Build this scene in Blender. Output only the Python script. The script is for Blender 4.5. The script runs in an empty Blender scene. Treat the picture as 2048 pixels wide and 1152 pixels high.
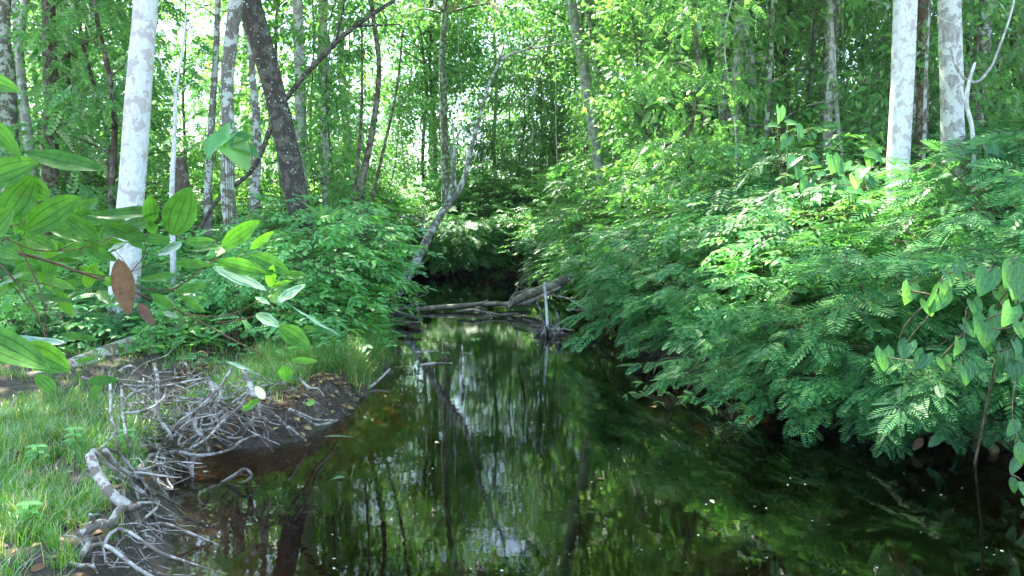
import bpy, math, random
import numpy as np
R = math.radians
PI = math.pi
sc = bpy.context.scene
COL = sc.collection

# ------------------------------------------------------------------ camera
CAMZ, FPX, PITCH = 2.0, 1607.0, R(4.13)
cam_d = bpy.data.cameras.new('camera'); cam = bpy.data.objects.new('camera', cam_d); COL.objects.link(cam)
cam.location = (0, 0, CAMZ); cam.rotation_euler = (PI/2 - PITCH, 0, 0)
cam_d.sensor_width = 36; cam_d.lens = 36*FPX/2048; cam_d.clip_start = 0.05; cam_d.clip_end = 2000
sc.camera = cam

# ------------------------------------------------------------------ sky, sun, exposure
SUN_EL, SUN_AZ = R(57), R(-32)          # azimuth from +Y (ahead of the camera), negative = left
SKY_STR, SUN_STR = 0.15, 5.0
w = bpy.data.worlds.new("World"); sc.world = w; w.use_nodes = True
nt = w.node_tree; nt.nodes.clear()
sky = nt.nodes.new('ShaderNodeTexSky'); sky.sky_type = 'NISHITA'; sky.sun_disc = False
sky.sun_elevation = SUN_EL; sky.sun_rotation = SUN_AZ
bgn = nt.nodes.new('ShaderNodeBackground'); bgn.inputs[1].default_value = SKY_STR
won = nt.nodes.new('ShaderNodeOutputWorld')
nt.links.new(sky.outputs[0], bgn.inputs[0]); nt.links.new(bgn.outputs[0], won.inputs[0])
sd_ = bpy.data.lights.new('sun', 'SUN'); sd_.energy = SUN_STR; sd_.angle = R(0.5); sd_.color = (1.0, 0.95, 0.84)
sun = bpy.data.objects.new('sun', sd_); COL.objects.link(sun); sun.location = (-8, 12, 30)
sun.rotation_euler = (-(PI/2 - SUN_EL), 0, -SUN_AZ)
sc.view_settings.view_transform = 'Standard'; sc.view_settings.look = 'None'
sc.view_settings.gamma = 1.0; sc.view_settings.exposure = 2.68
cy = sc.cycles
cy.max_bounces = 7; cy.diffuse_bounces = 3; cy.glossy_bounces = 3; cy.transmission_bounces = 4
cy.transparent_max_bounces = 6; cy.volume_bounces = 0; cy.sample_clamp_indirect = 6.0
cy.use_denoising = True; cy.caustics_reflective = False; cy.caustics_refractive = False
cy.use_adaptive_sampling = True; cy.adaptive_threshold = 0.02

# ------------------------------------------------------------------ pixel <-> world
def ray(px, py):
    x = (px-1024)/FPX; v = (576-py)/FPX
    return np.array([x, math.cos(PITCH)+v*math.sin(PITCH), -math.sin(PITCH)+v*math.cos(PITCH)])
def P(px, py, Y):                       # world point seen at a photo pixel, at a real distance Y
    d = ray(px, py); return np.array([0, 0, CAMZ]) + d*(Y/d[1])
def G(px, py, z=0.0):                   # world point seen at a photo pixel, at a real height z
    d = ray(px, py); return np.array([0, 0, CAMZ]) + d*((z-CAMZ)/d[2])

# ------------------------------------------------------------------ noise and mesh helpers
rng = np.random.default_rng(11)
_lat = np.random.default_rng(5).random((256, 256))
def vnoise(x, y):
    x = np.asarray(x, float); y = np.asarray(y, float)
    xi = np.floor(x).astype(int); yi = np.floor(y).astype(int); fx = x-xi; fy = y-yi
    fx = fx*fx*(3-2*fx); fy = fy*fy*(3-2*fy)
    a = _lat[xi % 256, yi % 256]; b = _lat[(xi+1) % 256, yi % 256]
    c = _lat[xi % 256, (yi+1) % 256]; d = _lat[(xi+1) % 256, (yi+1) % 256]
    return (a*(1-fx)+b*fx)*(1-fy)+(c*(1-fx)+d*fx)*fy
def fbm(x, y, o=4):
    s = 0; a = 0.5
    for i in range(o): s = s + a*(vnoise(x*2**i+i*17.3, y*2**i+i*9.1)-0.5); a *= 0.5
    return s
def sstep(a, b, x):
    t = np.clip((x-a)/(b-a), 0, 1); return t*t*(3-2*t)

class MB:                               # collects geometry, links it as ONE mesh object
    def __init__(s): s.V = []; s.F = []; s.n = 0; s.UV = []
    def add(s, V, F, uv=None):
        V = np.asarray(V, float).reshape(-1, 3)
        if len(V) == 0: return
        s.V.append(V)
        if not isinstance(F, list): F = [F]
        for f in F: s.F.append(np.asarray(f, int)+s.n)
        s.UV.append(uv if uv is not None else np.zeros((len(V), 2)))
        s.n += len(V)
    def mesh(s, name, mat, smooth=True, uv=False, offset=None):
        V = np.concatenate(s.V)
        if offset is not None: V = V-np.asarray(offset)
        me = bpy.data.meshes.new(name)
        me.vertices.add(len(V)); me.vertices.foreach_set('co', V.ravel().astype(np.float32))
        loops = np.concatenate([f.ravel() for f in s.F]); tot = np.concatenate([np.full(len(f), f.shape[1]) for f in s.F])
        start = np.concatenate([[0], np.cumsum(tot)[:-1]])
        me.loops.add(len(loops)); me.loops.foreach_set('vertex_index', loops.astype(np.int32))
        me.polygons.add(len(tot)); me.polygons.foreach_set('loop_start', start.astype(np.int32))
        me.polygons.foreach_set('loop_total', tot.astype(np.int32))
        me.update(calc_edges=True)
        me.polygons.foreach_set('use_smooth', np.full(len(tot), smooth != 'flat'))
        if uv:
            U = np.concatenate(s.UV)[loops]; l = me.uv_layers.new(name='uv'); l.data.foreach_set('uv', U.ravel().astype(np.float32))
        me.materials.append(mat); me.validate()
        return me
    def build(s, name, mat, parent=None, smooth=True, uv=False, offset=None):
        o = bpy.data.objects.new(name, s.mesh(name, mat, smooth, uv, offset)); COL.objects.link(o)
        if parent is not None: o.parent = parent
        return o

def tag(o, label=None, cat=None, group=None, kind=None):
    if label: o['label'] = label
    if cat: o['category'] = cat
    if group: o['group'] = group
    if kind: o['kind'] = kind
    return o
def empty(name, loc, label=None, cat=None, group=None, rz=0):
    o = bpy.data.objects.new(name, None); COL.objects.link(o); o.location = loc; o.rotation_euler = (0, 0, rz)
    o.empty_display_size = 0.2
    return tag(o, label, cat, group)
def copy_tree(root, loc, rz=0, scale=1.0, label=None, group=None, rx=0, ry=0):
    r = root.copy(); COL.objects.link(r); r.location = loc; r.rotation_euler = (rx, ry, rz)
    r.scale = (scale,)*3 if not isinstance(scale, tuple) else scale
    if label: r['label'] = label
    if group: r['group'] = group
    for ch in list(root.children):
        c = ch.copy(); COL.objects.link(c); c.parent = r
    return r

def smooth_path(pts, rad, step=4):      # Catmull-Rom through the given joints
    pts = np.asarray(pts, float); rad = np.asarray(rad, float)
    if len(pts) < 3: 
        t = np.linspace(0, 1, step+1)[:, None]; return pts[0]*(1-t)+pts[-1]*t, np.linspace(rad[0], rad[-1], step+1)
    h = np.linalg.norm(np.diff(pts, axis=0), axis=1)[:, None]+1e-9; d = np.diff(pts, axis=0)/h      # chord-length Hermite: no overshoot where joints are unevenly spaced
    tg = np.vstack([d[0], (d[:-1]*h[1:]+d[1:]*h[:-1])/(h[:-1]+h[1:]), d[-1]]); out = []; ro = []
    for i in range(len(pts)-1):
        for k in range(step):
            t = k/step; a, b = pts[i], pts[i+1]; hh = h[i]
            out.append((2*t**3-3*t*t+1)*a+(t**3-2*t*t+t)*hh*tg[i]+(-2*t**3+3*t*t)*b+(t**3-t*t)*hh*tg[i+1]); ro.append(rad[i]*(1-t)+rad[i+1]*t)
    out.append(pts[-1]); ro.append(rad[-1])
    return np.array(out), np.array(ro)
def tube(mb, pts, rad, sides=8, step=4, rough=0.0, seed=0, flare=0.0):
    if np.isscalar(rad): rad = [rad]*len(pts)
    if len(rad) == 2 and len(pts) > 2: rad = np.linspace(rad[0], rad[1], len(pts))
    C, r = smooth_path(pts, rad, step)
    T = np.gradient(C, axis=0); T /= np.linalg.norm(T, axis=1)[:, None]+1e-9
    up = np.array([0, 0, 1.0]) if abs(T[0][2]) < 0.9 else np.array([1.0, 0, 0])
    n = np.cross(T[0], up); n /= np.linalg.norm(n); N = []
    for t in T:
        n = n-t*np.dot(n, t); n /= np.linalg.norm(n)+1e-9; N.append(n.copy())
    N = np.array(N); B = np.cross(T, N)
    a = np.arange(sides)*2*PI/sides
    m = len(C); rr = r[:, None]*np.ones(sides)
    if rough > 0:
        L = np.cumsum(np.r_[0, np.linalg.norm(np.diff(C, axis=0), axis=1)])
        rr = rr*(1+rough*2*fbm(np.cos(a)[None]*1.3+seed+L[:, None]*1.5, np.sin(a)[None]*1.3+L[:, None]*2.2+seed*3, 3))
    if flare > 0:
        L = np.cumsum(np.r_[0, np.linalg.norm(np.diff(C, axis=0), axis=1)])
        rr = rr*(1+flare*np.exp(-L/0.35)[:, None]*(1+0.5*np.sin(a*3+seed)[None]))
    V = C[:, None]+N[:, None]*(np.cos(a)[None, :, None]*rr[..., None])+B[:, None]*(np.sin(a)[None, :, None]*rr[..., None])
    V = V.reshape(-1, 3)
    i = np.arange(m-1)[:, None]*sides; j = np.arange(sides)[None]; j2 = (j+1) % sides
    F = np.stack([i+j, i+j2, i+sides+j2, i+sides+j], -1).reshape(-1, 4)
    V = np.vstack([V, C[0], C[-1]]); k = len(V)
    j = np.arange(sides); j2 = (j+1) % sides
    c0 = np.stack([np.full(sides, k-2), j2, j], -1); c1 = np.stack([np.full(sides, k-1), (m-1)*sides+j, (m-1)*sides+j2], -1)
    mb.add(V, [F, c0, c1])
    return C

def frames(x, z):                       # rotation matrices whose columns are leaf axis, side, normal
    x = x/(np.linalg.norm(x, axis=-1, keepdims=True)+1e-9)
    y = np.cross(z, x); y /= np.linalg.norm(y, axis=-1, keepdims=True)+1e-9
    z = np.cross(x, y)
    return np.stack([x, y, z], -1)
def spread(T, M, Pn, s=None):           # many copies of a template as one vertex/face set
    V, F = T
    if s is not None: M = M*np.asarray(s)[:, None, None]
    W = np.einsum('nij,vj->nvi', M, V)+Pn[:, None]
    n = len(Pn); k = len(V)
    Fl = F if isinstance(F, list) else [F]
    return W.reshape(-1, 3), [(f[None]+(np.arange(n)*k)[:, None, None]).reshape(-1, f.shape[1]) for f in Fl]
def rvec(n, s=1.0): return rng.normal(size=(n, 3))*s

# ------------------------------------------------------------------ leaf templates (base at origin, along +X, normal +Z)
def leaf_simple(w=0.42, fold=0.06, droop=0.1):
    V = np.array([[0, 0, 0], [.45, w/2, fold], [.45, -w/2, fold], [.45, 0, 0], [1, 0, -droop]])
    return V, np.array([[0, 3, 1], [3, 4, 1], [0, 2, 3], [3, 2, 4]])
def leaf_oval(w=0.45, fold=0.05, droop=0.15, n=5, heart=0.0, tip=1.0):
    t = np.linspace(0, 1, n+1); V = []; F = []; 
    hw = w/2*np.sin(PI*np.clip(t, 0, 1)**0.8)**0.8; hw[0] = 0.02; hw[-1] = 0.0
    if heart: hw = w/2*np.sqrt(np.clip(1-t, 0, 1))*(1-0.15*t); hw[-1] = 0
    for i, tt in enumerate(t):
        z = -droop*tt*tt
        V += [[tt, 0, z], [tt-(heart*0.25*(1-tt)**2), hw[i], z+fold*hw[i]/(w/2+1e-6)], [tt-(heart*0.25*(1-tt)**2), -hw[i], z+fold*hw[i]/(w/2+1e-6)]]
    for i in range(n):
        a = 3*i; b = a+3
        F += [[a, b, b+1, a+1], [a, a+2, b+2, b]]
    return np.array(V), np.array(F)
def rachis(T):                          # joins the leaflets of a frond along its midrib
    V, F = T; k = len(V); t = np.linspace(0, 1, 9); R_ = []
    for tt in t: R_ += [[tt, .008, -.18*tt*tt+.002], [tt, -.008, -.18*tt*tt+.002]]
    G_ = [[k+2*i, k+2*i+1, k+2*i+3, k+2*i+2] for i in range(8)]
    return np.vstack([V, R_]), np.vstack([F, G_])
def leaf_pinnate(pairs=11, w=0.36, lw=0.055, droop=0.18):
    V = []; F = []
    for i in range(pairs):
        t = 0.1+0.88*i/(pairs-1); l = w/2*math.sin(PI*(0.22+0.68*t))**0.7*1.05
        for s in (-1, 1):
            b = np.array([t, 0, -droop*t*t]); ang = R(62-22*t)
            d = np.array([math.cos(ang), s*math.sin(ang), -0.12]); q = np.array([-s*d[1], s*d[0], 0])*lw/2*s
            q = np.array([d[1], -d[0], 0]); q = q/np.linalg.norm(q)*lw/2
            k = len(V)
            V += [b, b+d*l*.3+q, b+d*l*.8+q*.85, b+d*l, b+d*l*.8-q*.85, b+d*l*.3-q]
            F += [[k, k+1, k+2, k+3], [k, k+3, k+4, k+5]]
    return np.array(V), np.array(F)
def leaf_curved(w=.5, n=7, cup=.12, droop=.2, heart=0.0, peak=.85, wav=.02):
    """five points across, curved both ways, with uv (along, -1..1 across)"""
    t = np.linspace(0, 1, n+1); hw = w/2*np.sin(PI*t**peak)**.8; V = []; F = []; U = []
    if heart: hw = w/2*np.maximum(np.sin(PI*(.12+.88*t)**.62), 0)**.85; hw[0] = w*.28
    hw[-1] = 0
    for i, tt in enumerate(t):
        for v in (-1, -.5, 0, .5, 1):
            back = heart*.30*(1-tt)**4*(abs(v)**1.2)
            V.append([tt*(1-abs(v)*.03)-back, v*hw[i], cup*abs(v)**1.5*hw[i]*1.6-droop*tt*tt+wav*math.sin(tt*9+v*2.5)*abs(v)]); U.append([tt, v])
    for i in range(n):
        for j in range(4): k = i*5+j; F.append([k, k+5, k+6, k+1])
    return np.array(V), np.array(F), np.array(U)
def addleaf(mb, T, M_, P_, s_):
    V, F = spread(T[:2], M_, P_, s_); mb.add(V, F, np.tile(T[2], (len(P_), 1)))
LS = leaf_simple(); LSW = leaf_simple(0.6, .08, .15); LO = leaf_oval(); LOW = leaf_oval(0.6, .06, .2)
LH = leaf_curved(.92, 8, .2, .3, 1.0); LC = leaf_curved(.52, 7, .15, .25); LN = leaf_simple(0.22, .03, .25)
LP = leaf_pinnate(9, .66, .066, .22); LP1 = rachis(LP); LPB = leaf_pinnate(7, .74, .105, .25); LPS = leaf_pinnate(9, 0.42, 0.075, 0.25)

def sprig(leaf, n=7, L=0.45, ll=0.26, sd=0, planar=1.0, terminal=True):
    r = np.random.default_rng(sd)
    t = np.linspace(0.15, 1.0, n); side = np.where(np.arange(n) % 2 == 0, 1, -1)
    pos = np.stack([t*L, 0.03*np.sin(t*4+sd), -0.10*L*t*t+0.0*t], -1)
    ang = side*np.radians(58-18*t+r.normal(0, 9, n))
    if terminal: ang[-1] = 0.1
    d = np.stack([np.cos(ang), np.sin(ang), -0.1+r.normal(0, .13, n)], -1)
    z = np.stack([r.normal(0, .22, n), r.normal(0, .22, n), np.ones(n)], -1)/planar
    V, F = spread(leaf, frames(d, z), pos, ll*(0.75+0.4*r.random(n))*(1-0.25*np.abs(t-.6)))
    return V, F
# ------------------------------------------------------------------ materials
def newmat(name):
    m = bpy.data.materials.new(name); m.use_nodes = True; m.node_tree.nodes.clear(); return m, m.node_tree
def N(nt, t, **k):
    n = nt.nodes.new(t)
    for a, b in k.items(): setattr(n, a, b)
    return n
def ramp(nt, fac, stops):
    r = N(nt, 'ShaderNodeValToRGB'); e = r.color_ramp.elements
    e[0].position = stops[0][0]; e[0].color = (*stops[0][1], 1); e[1].position = stops[-1][0]; e[1].color = (*stops[-1][1], 1)
    for p, c in stops[1:-1]: x = e.new(p); x.color = (*c, 1)
    if fac is not None: nt.links.new(fac, r.inputs[0])
    return r.outputs[0]
def noise(nt, scale, detail=4, vec=None, rough=0.55):
    n = N(nt, 'ShaderNodeTexNoise'); n.inputs['Scale'].default_value = scale; n.inputs['Detail'].default_value = detail
    n.inputs['Roughness'].default_value = rough
    if vec is not None: nt.links.new(vec, n.inputs['Vector'])
    return n.outputs['Fac']
def mixc(nt, fac, a, b, mode='MIX'):
    m = N(nt, 'ShaderNodeMixRGB', blend_type=mode)
    for s, v in ((0, fac), (1, a), (2, b)):
        if isinstance(v, (int, float)): m.inputs[s].default_value = v
        elif isinstance(v, tuple): m.inputs[s].default_value = (*v, 1)
        else: nt.links.new(v, m.inputs[s])
    return m.outputs[0]
def math_(nt, op, a, b=0.0, clamp=False):
    m = N(nt, 'ShaderNodeMath', operation=op); m.use_clamp = clamp
    for s, v in ((0, a), (1, b)):
        if isinstance(v, (int, float)): m.inputs[s].default_value = v
        else: nt.links.new(v, m.inputs[s])
    return m.outputs[0]
def leafmat(name, stops, trans=1.0, tshift=(1.25, 1.35, .45), gloss=0.5, rough=0.38, veins=False, patch=(.75, 1.25)):
    m, nt = newmat(name)
    geo = N(nt, 'ShaderNodeNewGeometry'); tc = N(nt, 'ShaderNodeTexCoord'); oi = N(nt, 'ShaderNodeObjectInfo')
    c = ramp(nt, geo.outputs['Random Per Island'], stops)
    nf = noise(nt, 1.7, 2, tc.outputs['Object'])
    c = mixc(nt, 1.0, c, ramp(nt, nf, [(.3, (patch[0],)*3), (.7, (patch[1],)*3)]), 'MULTIPLY')
    c = mixc(nt, 1.0, c, ramp(nt, oi.outputs['Random'], [(0, (.82, .85, .95)), (.5, (1, 1, 1)), (1, (1.04, 1.04, .92))]), 'MULTIPLY')
    if veins or name == 'dead_leaf':
        c = mixc(nt, 1.0, c, ramp(nt, noise(nt, 45, 5, tc.outputs['Object'], .7), [(.32, (.62, .6, .55)), (.5, (1, 1, 1)), (.72, (1.3, 1.25, 1.1))]), 'MULTIPLY')
        c = mixc(nt, ramp(nt, noise(nt, 110, 2, tc.outputs['Object']), [(.70, (0, 0, 0)), (.72, (.8, .8, .8))]), c, (.09, .06, .02))
    if veins:
        uv = N(nt, 'ShaderNodeUVMap'); sx = N(nt, 'ShaderNodeSeparateXYZ'); nt.links.new(uv.outputs[0], sx.inputs[0])
        av = math_(nt, 'ABSOLUTE', sx.outputs[1])
        mid = math_(nt, 'LESS_THAN', av, .05)
        side = math_(nt, 'LESS_THAN', math_(nt, 'ABSOLUTE', math_(nt, 'SUBTRACT', av, .52)), .045)
        v = math_(nt, 'MAXIMUM', mid, side)
        cross = math_(nt, 'LESS_THAN', math_(nt, 'FRACT', math_(nt, 'ADD', math_(nt, 'MULTIPLY', sx.outputs[0], 22.0), math_(nt, 'MULTIPLY', av, 2.0))), .13)
        v = math_(nt, 'MAXIMUM', v, math_(nt, 'MULTIPLY', cross, .15))
        c = mixc(nt, math_(nt, 'MULTIPLY', v, .75 if veins is True else .3), c, (.02, .05, .012) if veins is True else (.16, .24, .13))
    d = N(nt, 'ShaderNodeBsdfDiffuse'); nt.links.new(c, d.inputs[0])
    t = N(nt, 'ShaderNodeBsdfTranslucent')
    nt.links.new(mixc(nt, 1.0, c, tuple(trans*x for x in tshift), 'MULTIPLY'), t.inputs[0])
    a = N(nt, 'ShaderNodeAddShader'); nt.links.new(d.outputs[0], a.inputs[0]); nt.links.new(t.outputs[0], a.inputs[1])
    g = N(nt, 'ShaderNodeBsdfGlossy'); g.inputs['Roughness'].default_value = rough; g.inputs[0].default_value = (1, 1, 1, 1)
    lw = N(nt, 'ShaderNodeFresnel'); lw.inputs[0].default_value = 1.42
    ms = N(nt, 'ShaderNodeMixShader'); nt.links.new(math_(nt, 'MULTIPLY', lw.outputs[0], gloss), ms.inputs[0])
    nt.links.new(a.outputs[0], ms.inputs[1]); nt.links.new(g.outputs[0], ms.inputs[2])
    o = N(nt, 'ShaderNodeOutputMaterial'); nt.links.new(ms.outputs[0], o.inputs[0])
    return m
def barkmat(name, base, dark, patch, patch_amt=.5, scale=6, spots=None, rough=.85, stretch=.35, bump=.4):
    m, nt = newmat(name)
    tc = N(nt, 'ShaderNodeTexCoord'); mp = N(nt, 'ShaderNodeMapping'); mp.inputs['Scale'].default_value = (1, 1, stretch)
    nt.links.new(tc.outputs['Object'], mp.inputs[0]); v = mp.outputs[0]
    c = ramp(nt, noise(nt, scale*3, 5, v, .65), [(.3, dark), (.62, base)])
    f = ramp(nt, noise(nt, scale*.75, 4, tc.outputs['Object'], .6), [(.5-.25*(patch_amt-.5)-.01, (0, 0, 0)), (.52-.25*(patch_amt-.5), (1, 1, 1))])
    c = mixc(nt, f, c, patch)
    f = ramp(nt, noise(nt, scale*2.6, 5, tc.outputs['Object'], .7), [(.60, (0, 0, 0)), (.63, (.7, .7, .7))]); c = mixc(nt, f, c, tuple(.6*x for x in dark))
    if spots:
        vo = N(nt, 'ShaderNodeTexVoronoi'); vo.inputs['Scale'].default_value = spots[1]; nt.links.new(tc.outputs['Object'], vo.inputs['Vector'])
        nz = noise(nt, 2.0, 2, tc.outputs['Object'])
        thr = math_(nt, 'MULTIPLY', nz, spots[2]*2)
        c = mixc(nt, math_(nt, 'LESS_THAN', vo.outputs['Distance'], thr), c, spots[0])
    b = N(nt, 'ShaderNodeBsdfPrincipled'); nt.links.new(c, b.inputs['Base Color']); b.inputs['Roughness'].default_value = rough
    b.inputs['Specular IOR Level'].default_value = .25
    bp = N(nt, 'ShaderNodeBump'); bp.inputs['Strength'].default_value = bump; bp.inputs['Distance'].default_value = .02
    nt.links.new(noise(nt, scale*5, 5, v, .7), bp.inputs['Height']); nt.links.new(bp.outputs[0], b.inputs['Normal'])
    o = N(nt, 'ShaderNodeOutputMaterial'); nt.links.new(b.outputs[0], o.inputs[0])
    return m
g = lambda r, gg, b: (r, gg, b)
M = {}
M['fern'] = leafmat('feathery_leaf', [(0, g(.024, .092, .034)), (.45, g(.048, .155, .052)), (.85, g(.082, .205, .062)), (1, g(.14, .25, .065))], gloss=.35, tshift=(1.2, 1.3, .6))
M['light'] = leafmat('light_green_leaf', [(0, g(.065, .175, .06)), (.5, g(.105, .25, .09)), (.93, g(.15, .3, .1)), (1, g(.3, .34, .14))], trans=1.3, gloss=.35)
M['fern_young'] = leafmat('young_leaf', [(0, g(.07, .19, .04)), (.7, g(.12, .26, .05)), (1, g(.2, .32, .07))], gloss=.4)
M['broad'] = leafmat('broad_leaf', [(0, g(.04, .13, .035)), (.5, g(.065, .18, .05)), (.93, g(.08, .20, .055)), (.97, g(.16, .25, .07)), (1, g(.25, .24, .08))], gloss=.35)
M['heart'] = leafmat('heart_leaf', [(0, g(.026, .095, .042)), (.6, g(.042, .13, .05)), (1, g(.07, .165, .052))], gloss=.5, rough=.34, veins='light')
M['canopy'] = leafmat('canopy_leaf', [(0, g(.045, .12, .04)), (.5, g(.07, .16, .05)), (.93, g(.11, .205, .058)), (1, g(.15, .23, .08))], trans=1.5, tshift=(1.12, 1.25, .65), gloss=.4)
M['under'] = leafmat('understorey_leaf', [(0, g(.045, .12, .04)), (.5, g(.07, .165, .055)), (.93, g(.12, .23, .07)), (1, g(.2, .26, .1))], trans=1.45, tshift=(1.12, 1.25, .65), gloss=.5)
M['front'] = leafmat('large_veined_leaf', [(0, g(.036, .105, .02)), (.6, g(.052, .14, .025)), (1, g(.075, .175, .03))], trans=1.2, tshift=(1.0, 1.2, .35), gloss=.28, veins=True, patch=(.9, 1.1))
M['front_pale'] = leafmat('pale_leaf', [(0, g(.12, .22, .15)), (1, g(.16, .27, .17))], gloss=1.0, rough=.3, veins=True, patch=(.9, 1.1))
M['dead'] = leafmat('dead_leaf', [(0, g(.09, .055, .03)), (.6, g(.13, .08, .045)), (1, g(.2, .13, .07))], trans=.25, tshift=(1.1, .9, .6), gloss=.2)
M['litter'] = leafmat('fallen_leaf', [(0, g(.1, .05, .025)), (.5, g(.2, .11, .05)), (.85, g(.32, .2, .1)), (1, g(.4, .34, .12))], trans=.2, gloss=.2)
M['straw'] = leafmat('straw_leaf', [(0, g(.4, .33, .2)), (1, g(.6, .52, .36))], trans=.5, tshift=(1, 1, .8), gloss=.2)
M['petal'] = leafmat('pale_petal', [(0, g(.5, .5, .35)), (1, g(.7, .68, .5))], trans=.2, gloss=.3)
M['grass'] = leafmat('grass_blade', [(0, g(.04, .13, .022)), (.45, g(.065, .17, .032)), (.78, g(.10, .17, .045)), (.84, g(.3, .26, .13)), (1, g(.36, .3, .17))], trans=1.1, tshift=(1.1, 1.25, .35), gloss=.15)
M['white_bark'] = barkmat('pale_lichen_bark', (.76, .75, .72), (.56, .55, .52), (.52, .46, .42), .30, 8, None, bump=.35)
M['pale_bark'] = barkmat('grey_pale_bark', (.46, .45, .41), (.24, .22, .19), (.62, .63, .58), .5, 7)
M['mottled_bark'] = barkmat('mottled_bark', (.22, .2, .16), (.09, .08, .06), (.5, .52, .46), .45, 9, ((.6, .62, .56), 14, .14))
M['dark_bark'] = barkmat('dark_bark', (.085, .07, .055), (.03, .026, .02), (.13, .12, .09), .4, 9, ((.62, .64, .58), 12, .15), bump=.7)
M['brown_bark'] = barkmat('brown_bark', (.14, .1, .07), (.05, .04, .03), (.22, .2, .15), .4, 8, bump=.7)
M['drift'] = barkmat('weathered_wood', (.66, .60, .51), (.32, .27, .21), (.22, .175, .13), .5, 12, stretch=.8, bump=.7)
M['drift_dark'] = barkmat('wet_wood', (.2, .17, .14), (.08, .065, .05), (.3, .27, .23), .35, 9)
M['log'] = barkmat('log_bark', (.32, .26, .2), (.13, .1, .08), (.45, .38, .31), .4, 5, bump=.7)
M['stem'] = barkmat('green_brown_stem', (.12, .095, .05), (.05, .05, .025), (.16, .14, .08), .4, 12)
M['red_stem'] = barkmat('reddish_stem', (.16, .085, .05), (.07, .04, .028), (.12, .1, .06), .4, 20)

def ground_mat():
    m, nt = newmat('earth')
    tc = N(nt, 'ShaderNodeTexCoord'); v = tc.outputs['Object']
    c = ramp(nt, noise(nt, 3.0, 8, v, .7), [(.3, (.03, .022, .016)), (.5, (.07, .052, .036)), (.7, (.14, .105, .07))])
    c = mixc(nt, ramp(nt, noise(nt, 1.1, 4, v), [(.5, (0, 0, 0)), (.6, (.8, .8, .8))]), c, mixc(nt, noise(nt, 22, 3, v), (.03, .055, .018), (.1, .08, .04)))
    vo = N(nt, 'ShaderNodeTexVoronoi'); vo.inputs['Scale'].default_value = 22; nt.links.new(v, vo.inputs['Vector'])
    c = mixc(nt, math_(nt, 'MULTIPLY', math_(nt, 'LESS_THAN', vo.outputs['Distance'], .3), .6), c, mixc(nt, noise(nt, 40, 1, v), (.10, .05, .022), (.26, .15, .07)))
    geo = N(nt, 'ShaderNodeNewGeometry'); sx = N(nt, 'ShaderNodeSeparateXYZ'); nt.links.new(geo.outputs['Position'], sx.inputs[0])
    wet = N(nt, 'ShaderNodeMapRange'); wet.inputs[1].default_value = .0; wet.inputs[2].default_value = -.06; nt.links.new(sx.outputs[2], wet.inputs[0])
    bed = ramp(nt, noise(nt, 2.2, 7, v, .7), [(.35, (.05, .031, .015)), (.6, (.13, .08, .036)), (.75, (.22, .15, .075))])
    c = mixc(nt, wet.outputs[0], c, bed)
    b = N(nt, 'ShaderNodeBsdfPrincipled'); nt.links.new(c, b.inputs['Base Color']); b.inputs['Roughness'].default_value = .9
    bp = N(nt, 'ShaderNodeBump'); bp.inputs['Strength'].default_value = .8; bp.inputs['Distance'].default_value = .05
    nt.links.new(noise(nt, 14, 8, v, .75), bp.inputs['Height']); nt.links.new(bp.outputs[0], b.inputs['Normal'])
    o = N(nt, 'ShaderNodeOutputMaterial'); nt.links.new(b.outputs[0], o.inputs[0]); return m
def water_mat():
    m, nt = newmat('creek_water')
    tc = N(nt, 'ShaderNodeTexCoord'); mp = N(nt, 'ShaderNodeMapping'); mp.inputs['Scale'].default_value = (1, 1.6, 1)
    nt.links.new(tc.outputs['Object'], mp.inputs[0])
    bp = N(nt, 'ShaderNodeBump'); bp.inputs['Strength'].default_value = .05; bp.inputs['Distance'].default_value = .012
    nt.links.new(noise(nt, 5.0, 3, mp.outputs[0]), bp.inputs['Height'])
    fr = N(nt, 'ShaderNodeFresnel'); fr.inputs[0].default_value = 1.31; nt.links.new(bp.outputs[0], fr.inputs['Normal'])
    gl = N(nt, 'ShaderNodeBsdfGlossy'); gl.inputs['Roughness'].default_value = .012; gl.inputs[0].default_value = (1, 1, 1, 1)
    nt.links.new(bp.outputs[0], gl.inputs['Normal'])
    tr = N(nt, 'ShaderNodeBsdfTransparent')
    ms = N(nt, 'ShaderNodeMixShader'); nt.links.new(fr.outputs[0], ms.inputs[0]); nt.links.new(tr.outputs[0], ms.inputs[1]); nt.links.new(gl.outputs[0], ms.inputs[2])
    va = N(nt, 'ShaderNodeVolumeAbsorption'); va.inputs[0].default_value = (.72, .52, .16, 1); va.inputs[1].default_value = 4.0
    o = N(nt, 'ShaderNodeOutputMaterial'); nt.links.new(ms.outputs[0], o.inputs[0]); nt.links.new(va.outputs[0], o.inputs[1]); return m

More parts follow.
